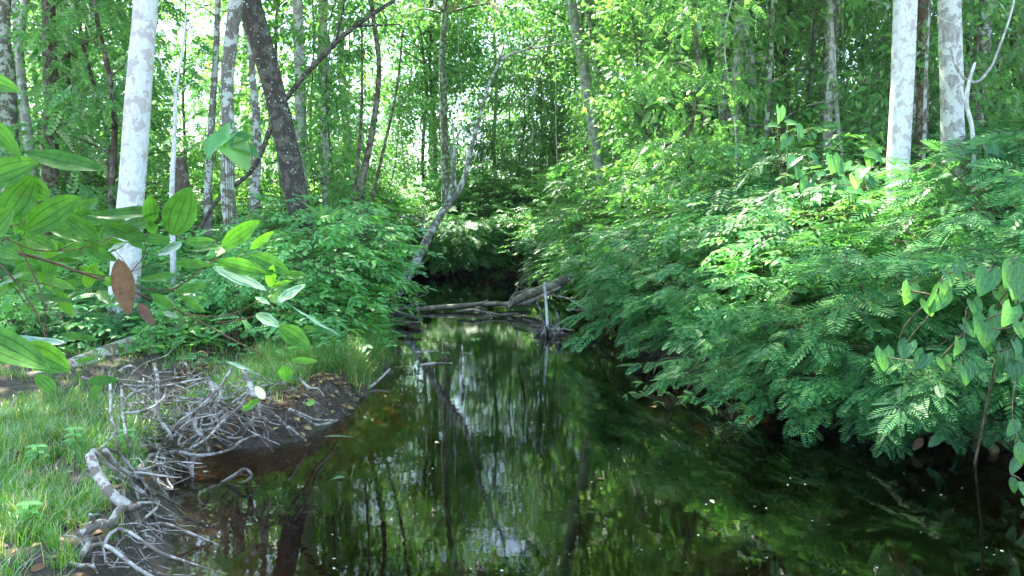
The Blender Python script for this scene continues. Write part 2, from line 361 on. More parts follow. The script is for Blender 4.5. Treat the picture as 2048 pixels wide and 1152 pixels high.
# ------------------------------------------------------------------ terrain with the creek cut into it
def g2(px, py): p = G(px, py); return (p[0], p[1])
SHORE = [(-1.2, 1.6), (-1.7, 3.4), g2(318, 1140), g2(345, 1060), g2(325, 985), g2(365, 925), g2(440, 900), g2(600, 880), g2(690, 825), g2(780, 742),
         g2(795, 700), g2(765, 655), g2(785, 618), g2(775, 585), g2(755, 562), (-5.0, 35.2), (-2.0, 36.0), (0.6, 35.4), (2.2, 31), (2.6, 26), g2(1195, 608), (2.4, 18), (2.15, 14), (2.3, 11.6), (2.9, 9.8),
         (3.7, 8.5), (4.7, 7.4), (6.3, 6.4), (8, 4), (7, 1.4), (2, .9)]
def sdf(x, y):
    p = np.stack([np.asarray(x, float), np.asarray(y, float)], -1); S = np.array(SHORE); E = np.roll(S, -1, 0)
    best = np.full(p.shape[:-1], 1e9); ins = np.zeros(p.shape[:-1], bool)
    for a, b in zip(S, E):
        ab = b-a; t = np.clip(((p-a)@ab)/(ab@ab), 0, 1); d = np.linalg.norm(p-a-t[..., None]*ab, axis=-1); best = np.minimum(best, d)
        with np.errstate(divide='ignore', invalid='ignore'):
            c = ((a[1] > p[..., 1]) != (b[1] > p[..., 1])) & (p[..., 0] < (b[0]-a[0])*(p[..., 1]-a[1])/(b[1]-a[1]+1e-12)+a[0])
        ins ^= c
    return np.where(ins, -best, best)
def hgt(x, y):
    x = np.asarray(x, float); y = np.asarray(y, float)
    s = sdf(x, y)+0.28*fbm(x*1.6, y*1.6, 4)*np.clip(1, 0, 1)
    out = .02+.31*sstep(-.02, .24, s)+.30*sstep(.3, 4, s)+.7*sstep(1.0, 9, s)*(x > 0)+.18*fbm(x*.8, y*.8, 4)*sstep(0, 1, s)+.10*fbm(x*5, y*5, 3)*sstep(-.1, .2, s)+.05*fbm(x*15, y*15, 3)*sstep(-.05, .1, s)
    inn = -.12*sstep(0, .15, -s)-.75*sstep(.15, 1.8, -s)+.05*fbm(x*4, y*4, 3)
    far = sstep(18, 60, np.hypot(x, y-20))*1.5
    return np.where(s > 0, out, inn)+far
xs = np.sinh(np.linspace(-4.6, 4.6, 600))*1.0*(160/np.sinh(4.6)); 
xs = np.sign(xs)*np.abs(xs)
ys = 8+np.sinh(np.linspace(-4.4, 5.0, 720))*(190/np.sinh(5.0))
X, Y = np.meshgrid(xs-1.0, ys); Z = hgt(X, Y)
n0, n1 = X.shape; idx = np.arange(n0*n1).reshape(n0, n1)
mb = MB(); mb.add(np.stack([X, Y, Z], -1), np.stack([idx[:-1, :-1], idx[:-1, 1:], idx[1:, 1:], idx[1:, :-1]], -1).reshape(-1, 4))
tag(mb.build('ground', ground_mat()), kind='structure')
mb = MB()
gx = np.linspace(-9, 10, 3); 
V = np.array([[x, y, z] for z in (0, -1.6) for y in (.2, 40) for x in (-9, 10)]); 
mb.add(V, np.array([[0, 1, 3, 2], [4, 6, 7, 5], [0, 4, 5, 1], [2, 3, 7, 6], [0, 2, 6, 4], [1, 5, 7, 3]]))
tag(mb.build('water', water_mat(), smooth='flat'), kind='structure')

def H(x, y): return float(hgt(np.array([x]), np.array([y]))[0])

# ------------------------------------------------------------------ crowns and bushes
def clump(mb, centres, nper, rad, leaf, ls, flat=.6, up=1.0, droop=.25):
    centres = np.asarray(centres); k = len(centres)
    c = np.repeat(centres, nper, 0); n = len(c); rr = np.repeat(np.asarray(rad)*np.ones(k), nper)
    o = rvec(n); o /= np.linalg.norm(o, axis=1)[:, None]; o *= (rng.random(n)**.45*rr)[:, None]; o[:, 2] *= flat
    d = o/(rr[:, None])+rvec(n, .35); d[:, 2] -= droop
    z = rvec(n, .45)+np.array([0, 0, up])+.25*o/(rr[:, None])
    V, F = spread(leaf, frames(d, z), c+o, ls*(.6+.7*rng.random(n)))
    mb.add(V, F)
def bush(leafkind, Rr, Hh, nsprig, ll, nl, L, mat, seed, droopy=.5, stems=26, smat='stem'):
    global rng
    rng = np.random.default_rng(seed)
    root = empty('shrub', (0, 0, 0)); mbf = MB(); mbs = MB()
    var = [sprig(leafkind, nl, L, ll, sd=seed*7+q) for q in range(4)]
    # lobes give the crown an uneven outline
    nlob = 11; la = rng.random(nlob)*2*PI; lh = rng.random(nlob)
    lob = np.stack([np.cos(la)*Rr*.58, np.sin(la)*Rr*.58, Hh*(.16+.6*lh)], -1); lr = Rr*(.4+.25*rng.random(nlob))
    k = rng.integers(0, nlob, nsprig); u = rvec(nsprig); u /= np.linalg.norm(u, axis=1)[:, None]
    u[:, 2] = np.where(u[:, 2] < -.3, -u[:, 2], u[:, 2])
    p = lob[k]+u*(lr[k]*(.35+.7*rng.random(nsprig)))[:, None]
    p[:, 2] = np.clip(p[:, 2], .06, None)
    hor = p*np.array([1, 1, 0]); hor /= np.linalg.norm(hor, axis=1)[:, None]+1e-6
    d = hor+rvec(nsprig, .45)+u*.3; d[:, 2] = d[:, 2]*.35-.12-droopy*.3*rng.random(nsprig)
    z = np.array([0, 0, 1.0])+hor*.25+rvec(nsprig, .22)
    Mx = frames(d, z); s = .75+.5*rng.random(nsprig)
    for q in range(4):
        m_ = np.arange(nsprig) % 4 == q; V, F = spread(var[q], Mx[m_], p[m_], s[m_]); mbf.add(V, F)
    for i in range(stems):
        e = p[rng.integers(0, nsprig)]; b = np.array([rng.normal(0, .12), rng.normal(0, .12), -.1])
        m1 = b*.5+e*np.array([.35, .35, .65])+rvec(1, .06)[0]
        tube(mbs, [b, m1, e], [.016, .011, .004], 5, 4)
    for i in range(0, nsprig, 2):       # twigs that carry the sprays
        tube(mbs, [p[i]-Mx[i][:, 0]*.25-np.array([0, 0, .06]), p[i], p[i]+Mx[i][:, 0]*L*s[i]*.9-np.array([0, 0, .05*L])], [.005, .004, .002], 3, 1)
    mbs.build('stems', M[smat], root); mbf.build('foliage', M[mat], root, smooth=False)
    if leafkind is LP or leafkind is LPB:
        q = rng.integers(0, nsprig, 4); 
        for j in q[:3]:
            dd = MB(); V, F = spread(LP1, Mx[j:j+1], p[j:j+1]*np.array([1.12, 1.12, 1.04]), np.full(1, .17)); dd.add(V, F)
            tag(dd.build('dry_frond', M['dead'], root, smooth=False), 'withered orange-brown frond')
    return root
def tall(leaf, h, crad, ncl, nper, clr, ls, mat, bark, seed, r0=.09, lean=.5, low=.2, flat=.55, droop=.3):
    """a slender understorey tree: stem, limbs and leaf clumps from low*h upward"""
    global rng
    rng = np.random.default_rng(seed)
    root = empty('understorey_tree', (0, 0, 0)); mbt = MB(); mbf = MB()
    a = rng.random()*6.28; ln = lean*rng.random()
    ts = np.linspace(0, 1, 6); st = np.stack([np.cos(a)*ln*h*.3*ts**2+rng.normal(0, .07*h**.5, 6)*ts, np.sin(a)*ln*h*.3*ts**2+rng.normal(0, .07*h**.5, 6)*ts, ts*h-.2], -1)
    C = tube(mbt, st, np.linspace(r0, r0*.2, 6), 8, 4, .12, seed, flare=.4)
    cs = []
    for i in range(ncl):
        t = low+(1-low)*((i+.5)/ncl); b = C[min(len(C)-1, int(t*(len(C)-1)))]
        az = i*2.4+rng.normal(0, .4); rr = crad*(.25+.75*rng.random())*(1-.35*t)
        e = b+np.array([math.cos(az)*rr, math.sin(az)*rr, rr*(.15+.35*rng.random())])
        m1 = (b+e)/2+np.array([0, 0, .12*rr]); tube(mbt, [b, m1, e], [r0*.3, r0*.2, .006], 5, 3)
        cs.append(e); cs.append((b+2*e)/3+rvec(1, .25)[0])
    clump(mbf, cs, nper, clr*(.7+.6*rng.random(len(cs))), leaf, ls, flat, droop=droop)
    mbt.build('trunk', M[bark], root); mbf.build('crown', M[mat], root, smooth=False)
    return root
def high_crown_mesh(seed, Rc, nl, ls, hz, mat='canopy', leaf=LSW, ncl=46):
    global rng
    rng = np.random.default_rng(seed); mbf = MB()
    a = rng.random(ncl)*2*PI; r = Rc*np.sqrt(rng.random(ncl)); z = hz*(rng.random(ncl)-.5)*(1.2-r/Rc)
    cs = np.stack([np.cos(a)*r, np.sin(a)*r, z-.12*r], -1)
    clump(mbf, cs, nl//ncl, Rc*.2*(.7+.6*rng.random(ncl)), leaf, ls, .5, droop=.3)
    return mbf.mesh('crown', M[mat], smooth=False), cs
CROWNS = [high_crown_mesh(100+i, 3.6+.5*i, 5000, .24, 3.0) for i in range(3)]

def tree(name, pts, widths, Yd, bark, label, crown=None, extra=(), top=None, group=None, dYtop=0.0, rough=.06, cat='tree', limbs=True, flare=.35):
    """trunk traced through photo pixels at its real distance, carried down to the soil and up to its crown"""
    L = [P(px, py, Yd+dYtop*i/max(1, len(pts)-1)) for i, (px, py) in enumerate(pts)]   # given from the foot upward
    rad = [w_*Yd/FPX/2 for w_ in widths]
    b = L[0].copy(); d = L[0]-L[1]; d = d/max(1e-6, abs(d[2])); zg = H(b[0], b[1])
    if b[2] > zg-.1:
        k = b[2]-zg+.15; foot = b+np.array([d[0]*k*.4, 0, -k]); L = [foot]+L; rad = [rad[0]*1.12]+rad
    if top:
        d = L[-1]-L[-2]; d = d/abs(d[2]); k = top-L[-1][2]
        L.append(L[-1]+d*k*np.array([.5, .5, 1])); rad.append(rad[-1]*.75)
    base = L[0].copy(); base[2] = max(zg, 0) if b[2] > zg-.1 else L[0][2]
    root = empty(name, base, label, cat, group); mbt = MB(); s = random.Random(int(pts[0][0]))
    tube(mbt, L, rad, 14, 6, rough, pts[0][0]*.01, flare=flare)
    if crown is not None:
        ci, dz = crown; me, cs = CROWNS[ci]; t0 = L[-1]
        if limbs:
            for c in cs[::4]:
                e = t0+c+np.array([0, 0, dz]); m1 = (t0*.5+e*.5)+np.array([0, 0, .3])
                tube(mbt, [t0-np.array([0, 0, 1.0]), m1, e], [rad[-1]*.5, rad[-1]*.3, .015], 5, 3)
        o = bpy.data.objects.new('crown', me); COL.objects.link(o); o.parent = root
        o.location = t0-base+np.array([0, 0, dz]); o.rotation_euler = (0, 0, s.random()*6)
    for ex in extra:                    # branches traced the same way
        tube(mbt, [P(x, y, yy) for x, y, yy in ex[0]], [w_*Yd/FPX/2 for w_ in ex[1]], 7, 4, .05, 1)
    mbt.build('trunk', M[bark], root, offset=base)
    return root

# ---- the trunks one can tell apart
tree('pale_tree', [(252, 520), (262, 400), (276, 200), (292, 0)], [56, 51, 49, 46], 10.5, 'white_bark', 'thick white lichen-covered trunk behind the leafy branch on the left', (0, 1.0), top=15)
tree('leaning_tree', [(606, 520), (600, 430), (575, 300), (543, 160), (500, 10)], [50, 44, 43, 42, 46], 15, 'dark_bark', 'dark trunk with white lichen spots leaning left over the bank', (1, 1.0), top=15.5)
tree('mottled_tree', [(478, 520), (456, 400), (457, 280), (455, 150), (472, 0)], [30, 27, 24, 25, 27], 14, 'mottled_bark', 'grey mottled upright trunk just left of the dark leaning trunk', (2, 1.0), top=14.5)
tree('sapling', [(345, 450), (344, 380), (350, 250), (351, 188)], [11, 10, 8, 7], 12, 'white_bark', 'thin white forked sapling between the two big left trunks',
     extra=[([(351, 188, 12), (362, 120, 12), (370, 60, 12), (372, 25, 12)], [6, 5, 4, 2]), ([(351, 188, 12), (330, 140, 12), (312, 105, 12)], [4, 3, 2]), ([(351, 188, 12), (370, 175, 12.2), (392, 160, 12.4)], [3, 2, 1])], flare=.1)
tree('dark_tree', [(100, 330), (102, 200), (99, 100), (97, 0)], [30, 27, 26, 24], 20, 'brown_bark', 'brown trunk seen left of the thick white trunk', (0, 1), top=12)
tree('grey_tree', [(20, 300), (14, 150), (6, 60), (10, 0)], [34, 30, 26, 22], 19, 'mottled_bark', 'grey trunk at the left edge of the forest', (1, 1), top=12)
tree('grey_tree', [(62, 320), (44, 170), (40, 80), (52, 0)], [20, 17, 15, 14], 21, 'pale_bark', 'slender pale trunk between the edge trunk and the brown trunk', (2, 1), top=12)
tree('grey_tree', [(128, 330), (124, 260), (120, 180), (118, 0)], [18, 15, 12, 10], 24, 'brown_bark', 'thin brown trunk close behind the brown one', (0, 1), top=13)
tree('grey_tree', [(150, 420), (146, 260), (140, 160), (135, 0)], [16, 15, 14, 14], 26, 'white_bark', 'bright pale trunk far back left of the white trunk', (1, 1), top=13)
tree('grey_tree', [(416, 450), (416, 380), (420, 300), (432, 100), (436, 0)], [18, 16, 14, 12, 11], 18, 'mottled_bark', 'slim grey trunk left of the mottled trunk', (2, 1), top=12)
tree('grey_tree', [(512, 470), (510, 380), (514, 290), (505, 150)], [22, 20, 18, 12], 17.5, 'mottled_bark', 'grey trunk hidden behind the dark leaning trunk', (0, 1), top=11)
tree('arching_tree', [(415, 430), (440, 395), (500, 345), (560, 215), (640, 118), (700, 60), (790, 0)], [7, 8, 9, 10, 10, 9, 7], 17, 'dark_bark', 'thin dark stem arching up to the right behind the leaning trunk', 
     extra=[([(672, 84, 17), (682, 40, 17), (690, 0, 17)], [6, 4, 3]), ([(715, 52, 17), (770, 50, 17.3), (800, 48, 17.5)], [6, 4, 2])], flare=.1)
tree('liana_tree', [(715, 500), (722, 380), (745, 260), (758, 140), (742, 0)], [16, 13, 12, 10, 9], 20, 'brown_bark', 'brown stem right of the leaning trunk in the vine thicket', (1, 1), top=12,
     extra=[([(700, 470, 20), (712, 360, 20), (722, 250, 20), (724, 60, 20)], [8, 7, 6, 4]), ([(730, 470, 20), (760, 330, 20), (795, 170, 20), (806, 60, 20)], [7, 6, 5, 3])])
tree('creek_tree', [(786, 604), (812, 558), (838, 512), (880, 432), (922, 372), (940, 310), (960, 230), (978, 170), (1000, 120)], [22, 20, 19, 15, 12, 9, 7.5, 6.5, 6], 20.5, 'mottled_bark',
     'slim grey tree leaning right over the creek with bare forked top', dYtop=2.0,
     extra=[([(1000, 120, 22.5), (1030, 105, 22.5), (1058, 98, 22.6), (1110, 90, 22.8), (1160, 78, 23)], [7, 6, 5, 4, 2]), ([(1000, 120, 22.5), (1008, 90, 22.5), (1012, 52, 22.5)], [5, 4, 2]),
            ([(1058, 98, 22.6), (1080, 78, 22.6), (1112, 70, 22.6)], [4, 4, 2]), ([(1060, 96, 22.6), (1046, 80, 22.6), (1038, 68, 22.6)], [4, 3, 2]), ([(1085, 80, 22.6), (1092, 64, 22.6)], [2, 1]),
            ([(896, 408, 21.3), (904, 360, 21.5), (908, 300, 21.6), (905, 240, 21.6)], [9, 7, 6, 3]), ([(912, 386, 21.4), (908, 340, 21.6), (900, 300, 21.8), (880, 262, 22)], [6, 5, 4, 2]),
            ([(893, 410, 21.2), (888, 360, 21.2), (878, 320, 21.2)], [5, 3, 2]), ([(850, 490, 20.9), (845, 442, 20.9), (848, 420, 20.9), (847, 385, 20.9)], [4, 3, 2.5, 1.5]), ([(845, 442, 20.9), (820, 436, 20.9), (790, 430, 20.9)], [2.5, 2, 1])], flare=.2)
tree('far_tree', [(1208, 400), (1192, 300), (1166, 130), (1142, 0)], [17, 20, 22, 20], 31, 'pale_bark', 'pale leaning trunk beyond the creek above the fallen log', (1, 1), top=14)
tree('far_tree', [(1235, 330), (1200, 160), (1176, 0)], [9, 12, 14], 34, 'mottled_bark', 'second thinner trunk beside the pale leaning one beyond the creek', (2, 1), top=14)
tree('far_tree', [(1262, 330), (1310, 110), (1340, 10)], [10, 11, 9], 34, 'pale_bark', 'thin pale trunk leaning right beyond the creek', (0, 1), top=13)
tree('far_tree', [(1448, 260), (1445, 180), (1442, 90), (1446, 0)], [20, 19, 20, 18], 22, 'mottled_bark', 'straight grey trunk in the middle of the right forest', (0, 1), top=13)
tree('far_tree', [(1505, 230), (1500, 130), (1494, 60), (1488, 0)], [17, 18, 18, 16], 24, 'pale_bark', 'pale trunk right of the straight grey trunk', (1, 1), top=13)
tree('far_tree', [(1655, 330), (1655, 250), (1664, 120), (1660, 0)], [19, 17, 12, 9], 19, 'pale_bark', 'slender grey trunk left of the white right trunk', (2, 1), top=12,
     extra=[([(1684, 320, 18.6), (1672, 200, 18.6), (1668, 90, 18.6)], [9, 8, 6])])
tree('white_tree', [(1795, 345), (1803, 200), (1811, 0)], [42, 43, 45], 13, 'white_bark', 'tall smooth white trunk rising from the right shrubs', (0, 1), top=9.5)
tree('banded_tree', [(1907, 345), (1905, 250), (1902, 120), (1898, 0)], [46, 43, 42, 42], 13.6, 'pale_bark', 'grey-white blotched trunk right of the smooth white trunk', (1, 1.2), top=10)
tree('sapling', [(1848, 300), (1851, 180), (1856, 60), (1860, 0)], [7, 6, 6, 5], 14.5, 'mottled_bark', 'thin stem standing between the two right trunks', top=9, flare=.1)
tree('forked_sapling', [(1948, 320), (1943, 250), (1933, 205), (1938, 165), (1950, 125)], [9, 8, 8, 7, 5], 13, 'white_bark', 'thin white forked stem right of the blotched trunk',
     extra=[([(1938, 222, 13), (1927, 195, 13), (1918, 150, 13.1), (1908, 128, 13.2)], [5, 4, 4, 3])], flare=.1)
mb = MB(); Lp = [P(x, y, 13.1) for x, y in ((1900, 95), (1912, 130), (1930, 158), (1952, 164), (1978, 140), (2000, 90), (2018, 40), (2032, -20), (2036, -80))]
tube(mb, Lp, [.02, .02, .022, .022, .02, .018, .016, .014, .012], 7, 5, .05)
tag(mb.build('liana', M['pale_bark']), 'pale liana hanging in a deep curve from the blotched trunk', 'vine')
tree('far_tree', [(2036, 330), (2040, 200), (2030, 60), (2034, 0)], [22, 20, 18, 17], 24, 'brown_bark', 'dark trunk at the right edge behind the liana', (0, 1), top=13)
tree('far_tree', [(1560, 330), (1575, 180), (1572, 60), (1580, 0)], [12, 11, 10, 9], 28, 'brown_bark', 'thin brown trunk between pale trunk and slender grey trunk', (2, 1), top=14)
tree('far_tree', [(1385, 330), (1380, 180), (1392, 60), (1378, 0)], [11, 10, 10, 9], 30, 'brown_bark', 'thin brown trunk left of the straight grey trunk', (1, 1), top=14)

# ------------------------------------------------------------------ bank and forest vegetation prototypes (first placed, then copied)
FERN = [bush(LPB if i % 2 == 0 else LP, 1.15, 1.5, 215 if i % 2 == 0 else 190, .26 if i % 2 == 0 else .30, 6, .40, 'fern', 20+i) for i in range(4)] 
SMALL = [bush(LO, 1.05, 1.5, 460, .105, 8, .28, 'broad', 30+i) for i in range(3)]
LIGHT = [bush(LO, 1.0, 1.4, 420, .105, 8, .28, 'light', 34+i) for i in range(2)]
for r in FERN+SMALL+LIGHT: r['category'] = 'shrub'
for r in LIGHT: r.name = 'light_shrub'
for r in SMALL: r.name = 'leafy_shrub'
for r in FERN: r.name = 'feathery_shrub'
TALL = [tall(LS, 8, 1.9, 17, 90, .75, .20, 'under', 'mottled_bark', 40, .07),
        tall(LSW, 10, 2.2, 20, 85, .85, .20, 'canopy', 'brown_bark', 41, .08, low=.25),
        tall(LN, 7, 1.6, 16, 120, .7, .22, 'under', 'pale_bark', 42, .06),
        tall(leaf_pinnate(7, .45, .11, .2), 9, 2.1, 18, 38, .8, .36, 'under', 'brown_bark', 43, .07, flat=.35),
        tall(LO, 11, 2.4, 22, 70, .9, .21, 'canopy', 'mottled_bark', 44, .09, low=.15)]
for r in TALL: r['category'] = 'tree'
used = set()
def place(proto, x, y, rz, s, label, group, sink=.05, tilt=(0, 0)):
    z = H(x, y)-sink
    if y > 1 and z < 0 and sdf(x, y) < 0: z = -.05
    if proto.name not in used:
        used.add(proto.name); r = proto; r.location = (x, y, z); r.rotation_euler = (tilt[0], tilt[1], rz)
        r.scale = (s,)*3 if not isinstance(s, tuple) else s; r['label'] = label; r['group'] = group; return r
    return copy_tree(proto, (x, y, z), rz, s, label, group, *tilt)
LMARK = [(10, 'the left edge'), (100, 'the brown left trunk'), (270, 'the thick white trunk'), (352, 'the forked sapling'), (456, 'the mottled trunk'), (560, 'the dark leaning trunk'), (740, 'the vine thicket'), (850, 'the creek tree foot'), (985, 'the creek tree fork'),
         (1180, 'the pale leaning trunk'), (1310, 'the far right-leaning trunk'), (1445, 'the straight grey trunk'), (1497, 'the pale mid-right trunk'), (1660, 'the slender grey trunk'), (1808, 'the smooth white trunk'), (1903, 'the blotched right trunk'), (1945, 'the forked white stem'), (2036, 'the right edge')]
seen_lab = {}
def where(px, y, desc, cut=(26, 36, 48)):
    near = min(LMARK, key=lambda q: abs(q[0]-px)); side = 'left of' if px < near[0] else 'right of'
    if 'edge' in near[1]: side = 'at' if abs(px-near[0]) < 150 else 'beyond'
    dep = 'near' if y < cut[0] else 'middle' if y < cut[1] else 'far' if y < cut[2] else 'farthest'
    lab = '%s %s %s %s' % (dep, desc, side, near[1]); k = seen_lab.get(lab, 0); seen_lab[lab] = k+1
    return lab if k == 0 else lab+[', second back', ', third back', ', fourth back', ', fifth back', ', sixth back', ', seventh back'][min(k-1, 5)]
def wlab(x, y, d): return where(1024+x/y*FPX, y, d, (10, 14, 20))
rr = random.Random(4)
# right bank: overhanging front row
front = [(3.0, 17.0, 1.0), (2.85, 14.6, 1.0), (2.5, 12.4, 1.0), (2.8, 11.0, .85), (2.85, 9.5, .8), (3.4, 8.4, .75), (4.3, 7.7, .75), (5.3, 7.2, .8)]
fl = ['feathery shrub drooping over the water right of the driftwood snag', 'feathery shrub drooping over the water, second from the snag', 'feathery shrub bulging out over the middle of the creek',
      'feathery shrub with tips touching the dark water under the grey right trunk', 'feathery shrub on the bank edge below the white right trunk', 'lush feathery shrub over the lower right bank edge',
      'feathery shrub behind the heart-leaved vine', 'feathery shrub at the right edge of the bank']
for i, (x, y, s) in enumerate(front):
    place(FERN[(0, 2, 0, 2, 1, 0, 3, 2)[i]], x, y, rr.random()*6.3, s, fl[i], 'feathery shrubs along the right bank')
mid = [(3.2, 12.8, 1.2), (3.4, 10.6, 1.15), (4.0, 9.5, 1.1), (5.1, 8.9, 1.15), (3.7, 15.2, 1.3), (6.2, 7.9, 1.15), (4.2, 11.6, 1.25), (5.3, 10.6, 1.35), (6.5, 9.7, 1.4), (7.6, 10.6, 1.5), (3.9, 13.6, 1.35), (3.7, 16.2, 1.3), (5.2, 13.2, 1.45), (7.6, 8.6, 1.3), (8.8, 11.6, 1.6)]
for i, (x, y, s) in enumerate(mid):
    place(LIGHT[i % 2] if i in (1, 7, 10) else SMALL[i % 3] if i in (0, 4, 6, 9, 12) else FERN[(i+1) % 4], x, y, rr.random()*6.3, s*1.05, wlab(x, y, 'second row shrub'), 'second row shrubs of the right bank')
back = [(3.2, 18.2, 1.2), (3.6, 20.4, 1.4), (4.6, 18.0, 1.5), (5.0, 15.4, 1.6), (6.6, 15.2, 1.6), (8.6, 14.6, 1.7), (10.2, 13.6, 1.7), (3.2, 23, 1.3), (4.6, 22.4, 1.6), (6.6, 19.2, 1.7), (9.0, 18.0, 1.7), (11.6, 17.2, 1.8), (3.4, 27, 1.6), (6.2, 25, 1.9)]
for i, (x, y, s) in enumerate(back):
    place(SMALL[i % 3] if i % 3 else FERN[i % 3], x, y, rr.random()*6.3, s*1.18, wlab(x, y, 'back row shrub'), 'back row shrubs of the right bank')
# far shore
for i, x in enumerate(np.linspace(-7, 2.6, 11)):
    y = 35.6+rr.random()*.6-(x > 1.6)*2.5-(x < -5.2)*1.8
    place((LIGHT+SMALL+FERN)[i % 6], x, y, rr.random()*6.3, 1.5+.5*rr.random(), wlab(x, y, 'far shore shrub'), 'shrubs on the far shore')
for i, (x, y) in enumerate([(-5.5, 41), (-2.5, 41.5), (.3, 41), (-4, 44), (-1, 44.5), (2, 43.5), (-9, 43), (-6.5, 47), (0, 49), (3.5, 48), (3, 40), (5.5, 37), (5, 31), (7.5, 32), (-8.5, 38), (-7, 30), (-6.6, 25.5), (2.3, 29), (2.0, 32.2), (2.6, 25), (2.9, 21.8), (-5.6, 29), (-6.2, 33)]):
    place((LIGHT+SMALL+FERN)[i % 6], x, y, rr.random()*6.3, (2.3+.6*rr.random())*(.62 if y < 34 else 1), wlab(x, y, 'tall far bush'), 'bushes behind the far shore')
# left bank
left = [(-3.0, 11.6, 1.15), (-2.95, 13.0, 1.4), (-3.3, 14.6, 1.5), (-3.8, 16.4, 1.6), (-3.6, 10.4, .8), (-4.3, 9.9, .5), (-5.2, 10.2, .55), (-6.0, 9.6, .5), (-4.0, 11.6, .75), (-5.0, 12.0, .75), (-6.2, 12.4, .8), (-3.4, 12.0, .8), (-3.9, 12.8, .85), (-4.6, 11.4, .6), (-5.2, 13.0, .8), (-4.4, 18.6, 1.2), (-5.9, 15.0, 1.0), (-7.2, 13.2, .9), (-5.8, 18.0, 1.2), (-8.2, 16.0, 1.1), (-5.6, 21.5, 1.5), (-8.4, 20.5, 1.4), (-10.5, 17.5, 1.3), (-6.6, 10.8, .55), (-8.6, 12.4, .8), (-4.3, 15.2, .9)]
for i, (x, y, s) in enumerate(left):
    place(LIGHT[i % 2] if i % 3 or i < 4 else FERN[i % 4], x, y, rr.random()*6.3, s,
          wlab(x, y, 'light waterside bush' if i < 4 else 'leafy left bank bush'), 'waterside bushes on the left bank' if i < 4 else 'undergrowth bushes of the left forest')
# understorey trees
TDESC = ['small-leaved young tree', 'brown-stemmed young tree', 'narrow-leaved pale young tree', 'feather-leaved young tree', 'tall leafy young tree']
def zone(x, y):
    px = 1024+x/y*FPX
    return 'left' if px < 640 else 'middle' if px < 1150 else 'right'
pts = []
for k in range(4000):
    y = 17+rr.random()**1.1*40; x = (rr.random()*2-1)*.72*y
    if sdf(np.array([x]), np.array([y]))[0] < 1.2: continue
    px = 1024+x/y*FPX
    if 800 < px < 1190 and y < 44: continue
    dmin = 1.9 if px > 980 else 2.1 if px > 700 else 2.9
    if px < 640 and rr.random() < .6: continue
    if any((x-a)**2+(y-b)**2 < dmin**2*(1+.02*y) for a, b in pts): continue
    if len(pts) < 175: pts.append((x, y))
pts += [(-1.5, 46), (.6, 47), (2.2, 45.5), (3.8, 48), (1.5, 51), (4.6, 52), (-3.2, 49), (6.2, 50), (-.4, 54)]
for i, (x, y) in enumerate(pts):
    zn = zone(x, y)
    place(TALL[i % 5], x, y, rr.random()*6.3, .85+.4*rr.random(), where(1024+x/y*FPX, y, TDESC[i % 5]), 'understorey trees, %s forest, %s' % (zn, 'deep' if y > 34 else 'front'))
print('understorey', len(pts))
for i, (x, y) in enumerate([(-8.5, 24), (-11, 22), (-13.5, 25), (-10.5, 28), (-7.6, 27.5), (-14.5, 31), (-17, 28), (-9.5, 33), (-12, 36), (-6.6, 36), (7.5, 22.5), (10, 23.5), (13, 24), (9, 27.5), (12.5, 29), (5.2, 20.5), (6.8, 28)]):
    place((LIGHT+SMALL)[i % 5], x, y, rr.random()*6.3, 2.1+.8*rr.random(), wlab(x, y, 'tall thicket bush'), 'tall thicket bushes between the trunks')
# tall canopy trees whose crowns close the sky
def canopy_tree(h, crad, seed, bark, r0):
    global rng
    rng = np.random.default_rng(seed); root = empty('canopy_tree', (0, 0, 0)); mbt = MB(); mbf = MB()
    st = np.array([[rng.normal(0, .25)*t, rng.normal(0, .25)*t, t*h-.2] for t in np.linspace(0, 1, 6)])
    C = tube(mbt, st, np.linspace(r0, r0*.45, 6), 9, 4, .08, seed, flare=.5); cs = []
    for i in range(34):
        t = .5+.5*(i+.5)/34; b = C[min(len(C)-1, int(t*(len(C)-1)))]; az = i*2.4+rng.normal(0, .5); r_ = crad*(.3+.7*rng.random())
        e = b+np.array([math.cos(az)*r_, math.sin(az)*r_, r_*(.1+.4*rng.random())]); m1 = (b+e)/2+np.array([0, 0, .1*r_])
        tube(mbt, [b, m1, e], [r0*.35, r0*.2, .01], 5, 3); cs += [e, (b+2*e)/3+rvec(1, .4)[0]]
    clump(mbf, cs, 90, 1.1+.7*rng.random(len(cs)), LSW, .27, .5, droop=.3)
    mbt.build('trunk', M[bark], root); mbf.build('crown', M['canopy'], root, smooth=False); root['category'] = 'tree'
    return root
CAN = [canopy_tree(19, 4.2, 60, 'pale_bark', .17), canopy_tree(22, 4.8, 61, 'mottled_bark', .2), canopy_tree(17, 3.8, 62, 'brown_bark', .14)]
cpts = []
for k in range(4000):
    y = 20+rr.random()*32; x = (rr.random()*2-1)*.75*y
    if sdf(np.array([x]), np.array([y]))[0] < 1.5: continue
    px = 1024+x/y*FPX
    if px < 640 and rr.random() < .45: continue
    if (760 < px < 1150 and y < 37) or (1730 < px < 1990 and y < 45) or (px < 330 and y < 34): continue
    if any((x-a)**2+(y-b)**2 < 4.2**2 for a, b in cpts): continue
    if len(cpts) < 26: cpts.append((x, y))
for x, y in [(8.6, 17), (6, 22), (5, 27.5), (7.6, 31), (10.5, 27), (11.5, 20), (-12, 22), (13, 10), (4.4, 46), (-4.5, 48), (-1, 50), (2.4, 50), (-8.8, 12)]: cpts.append((x, y))  # hand-placed trees, a few added so their crowns shade bank and right forest
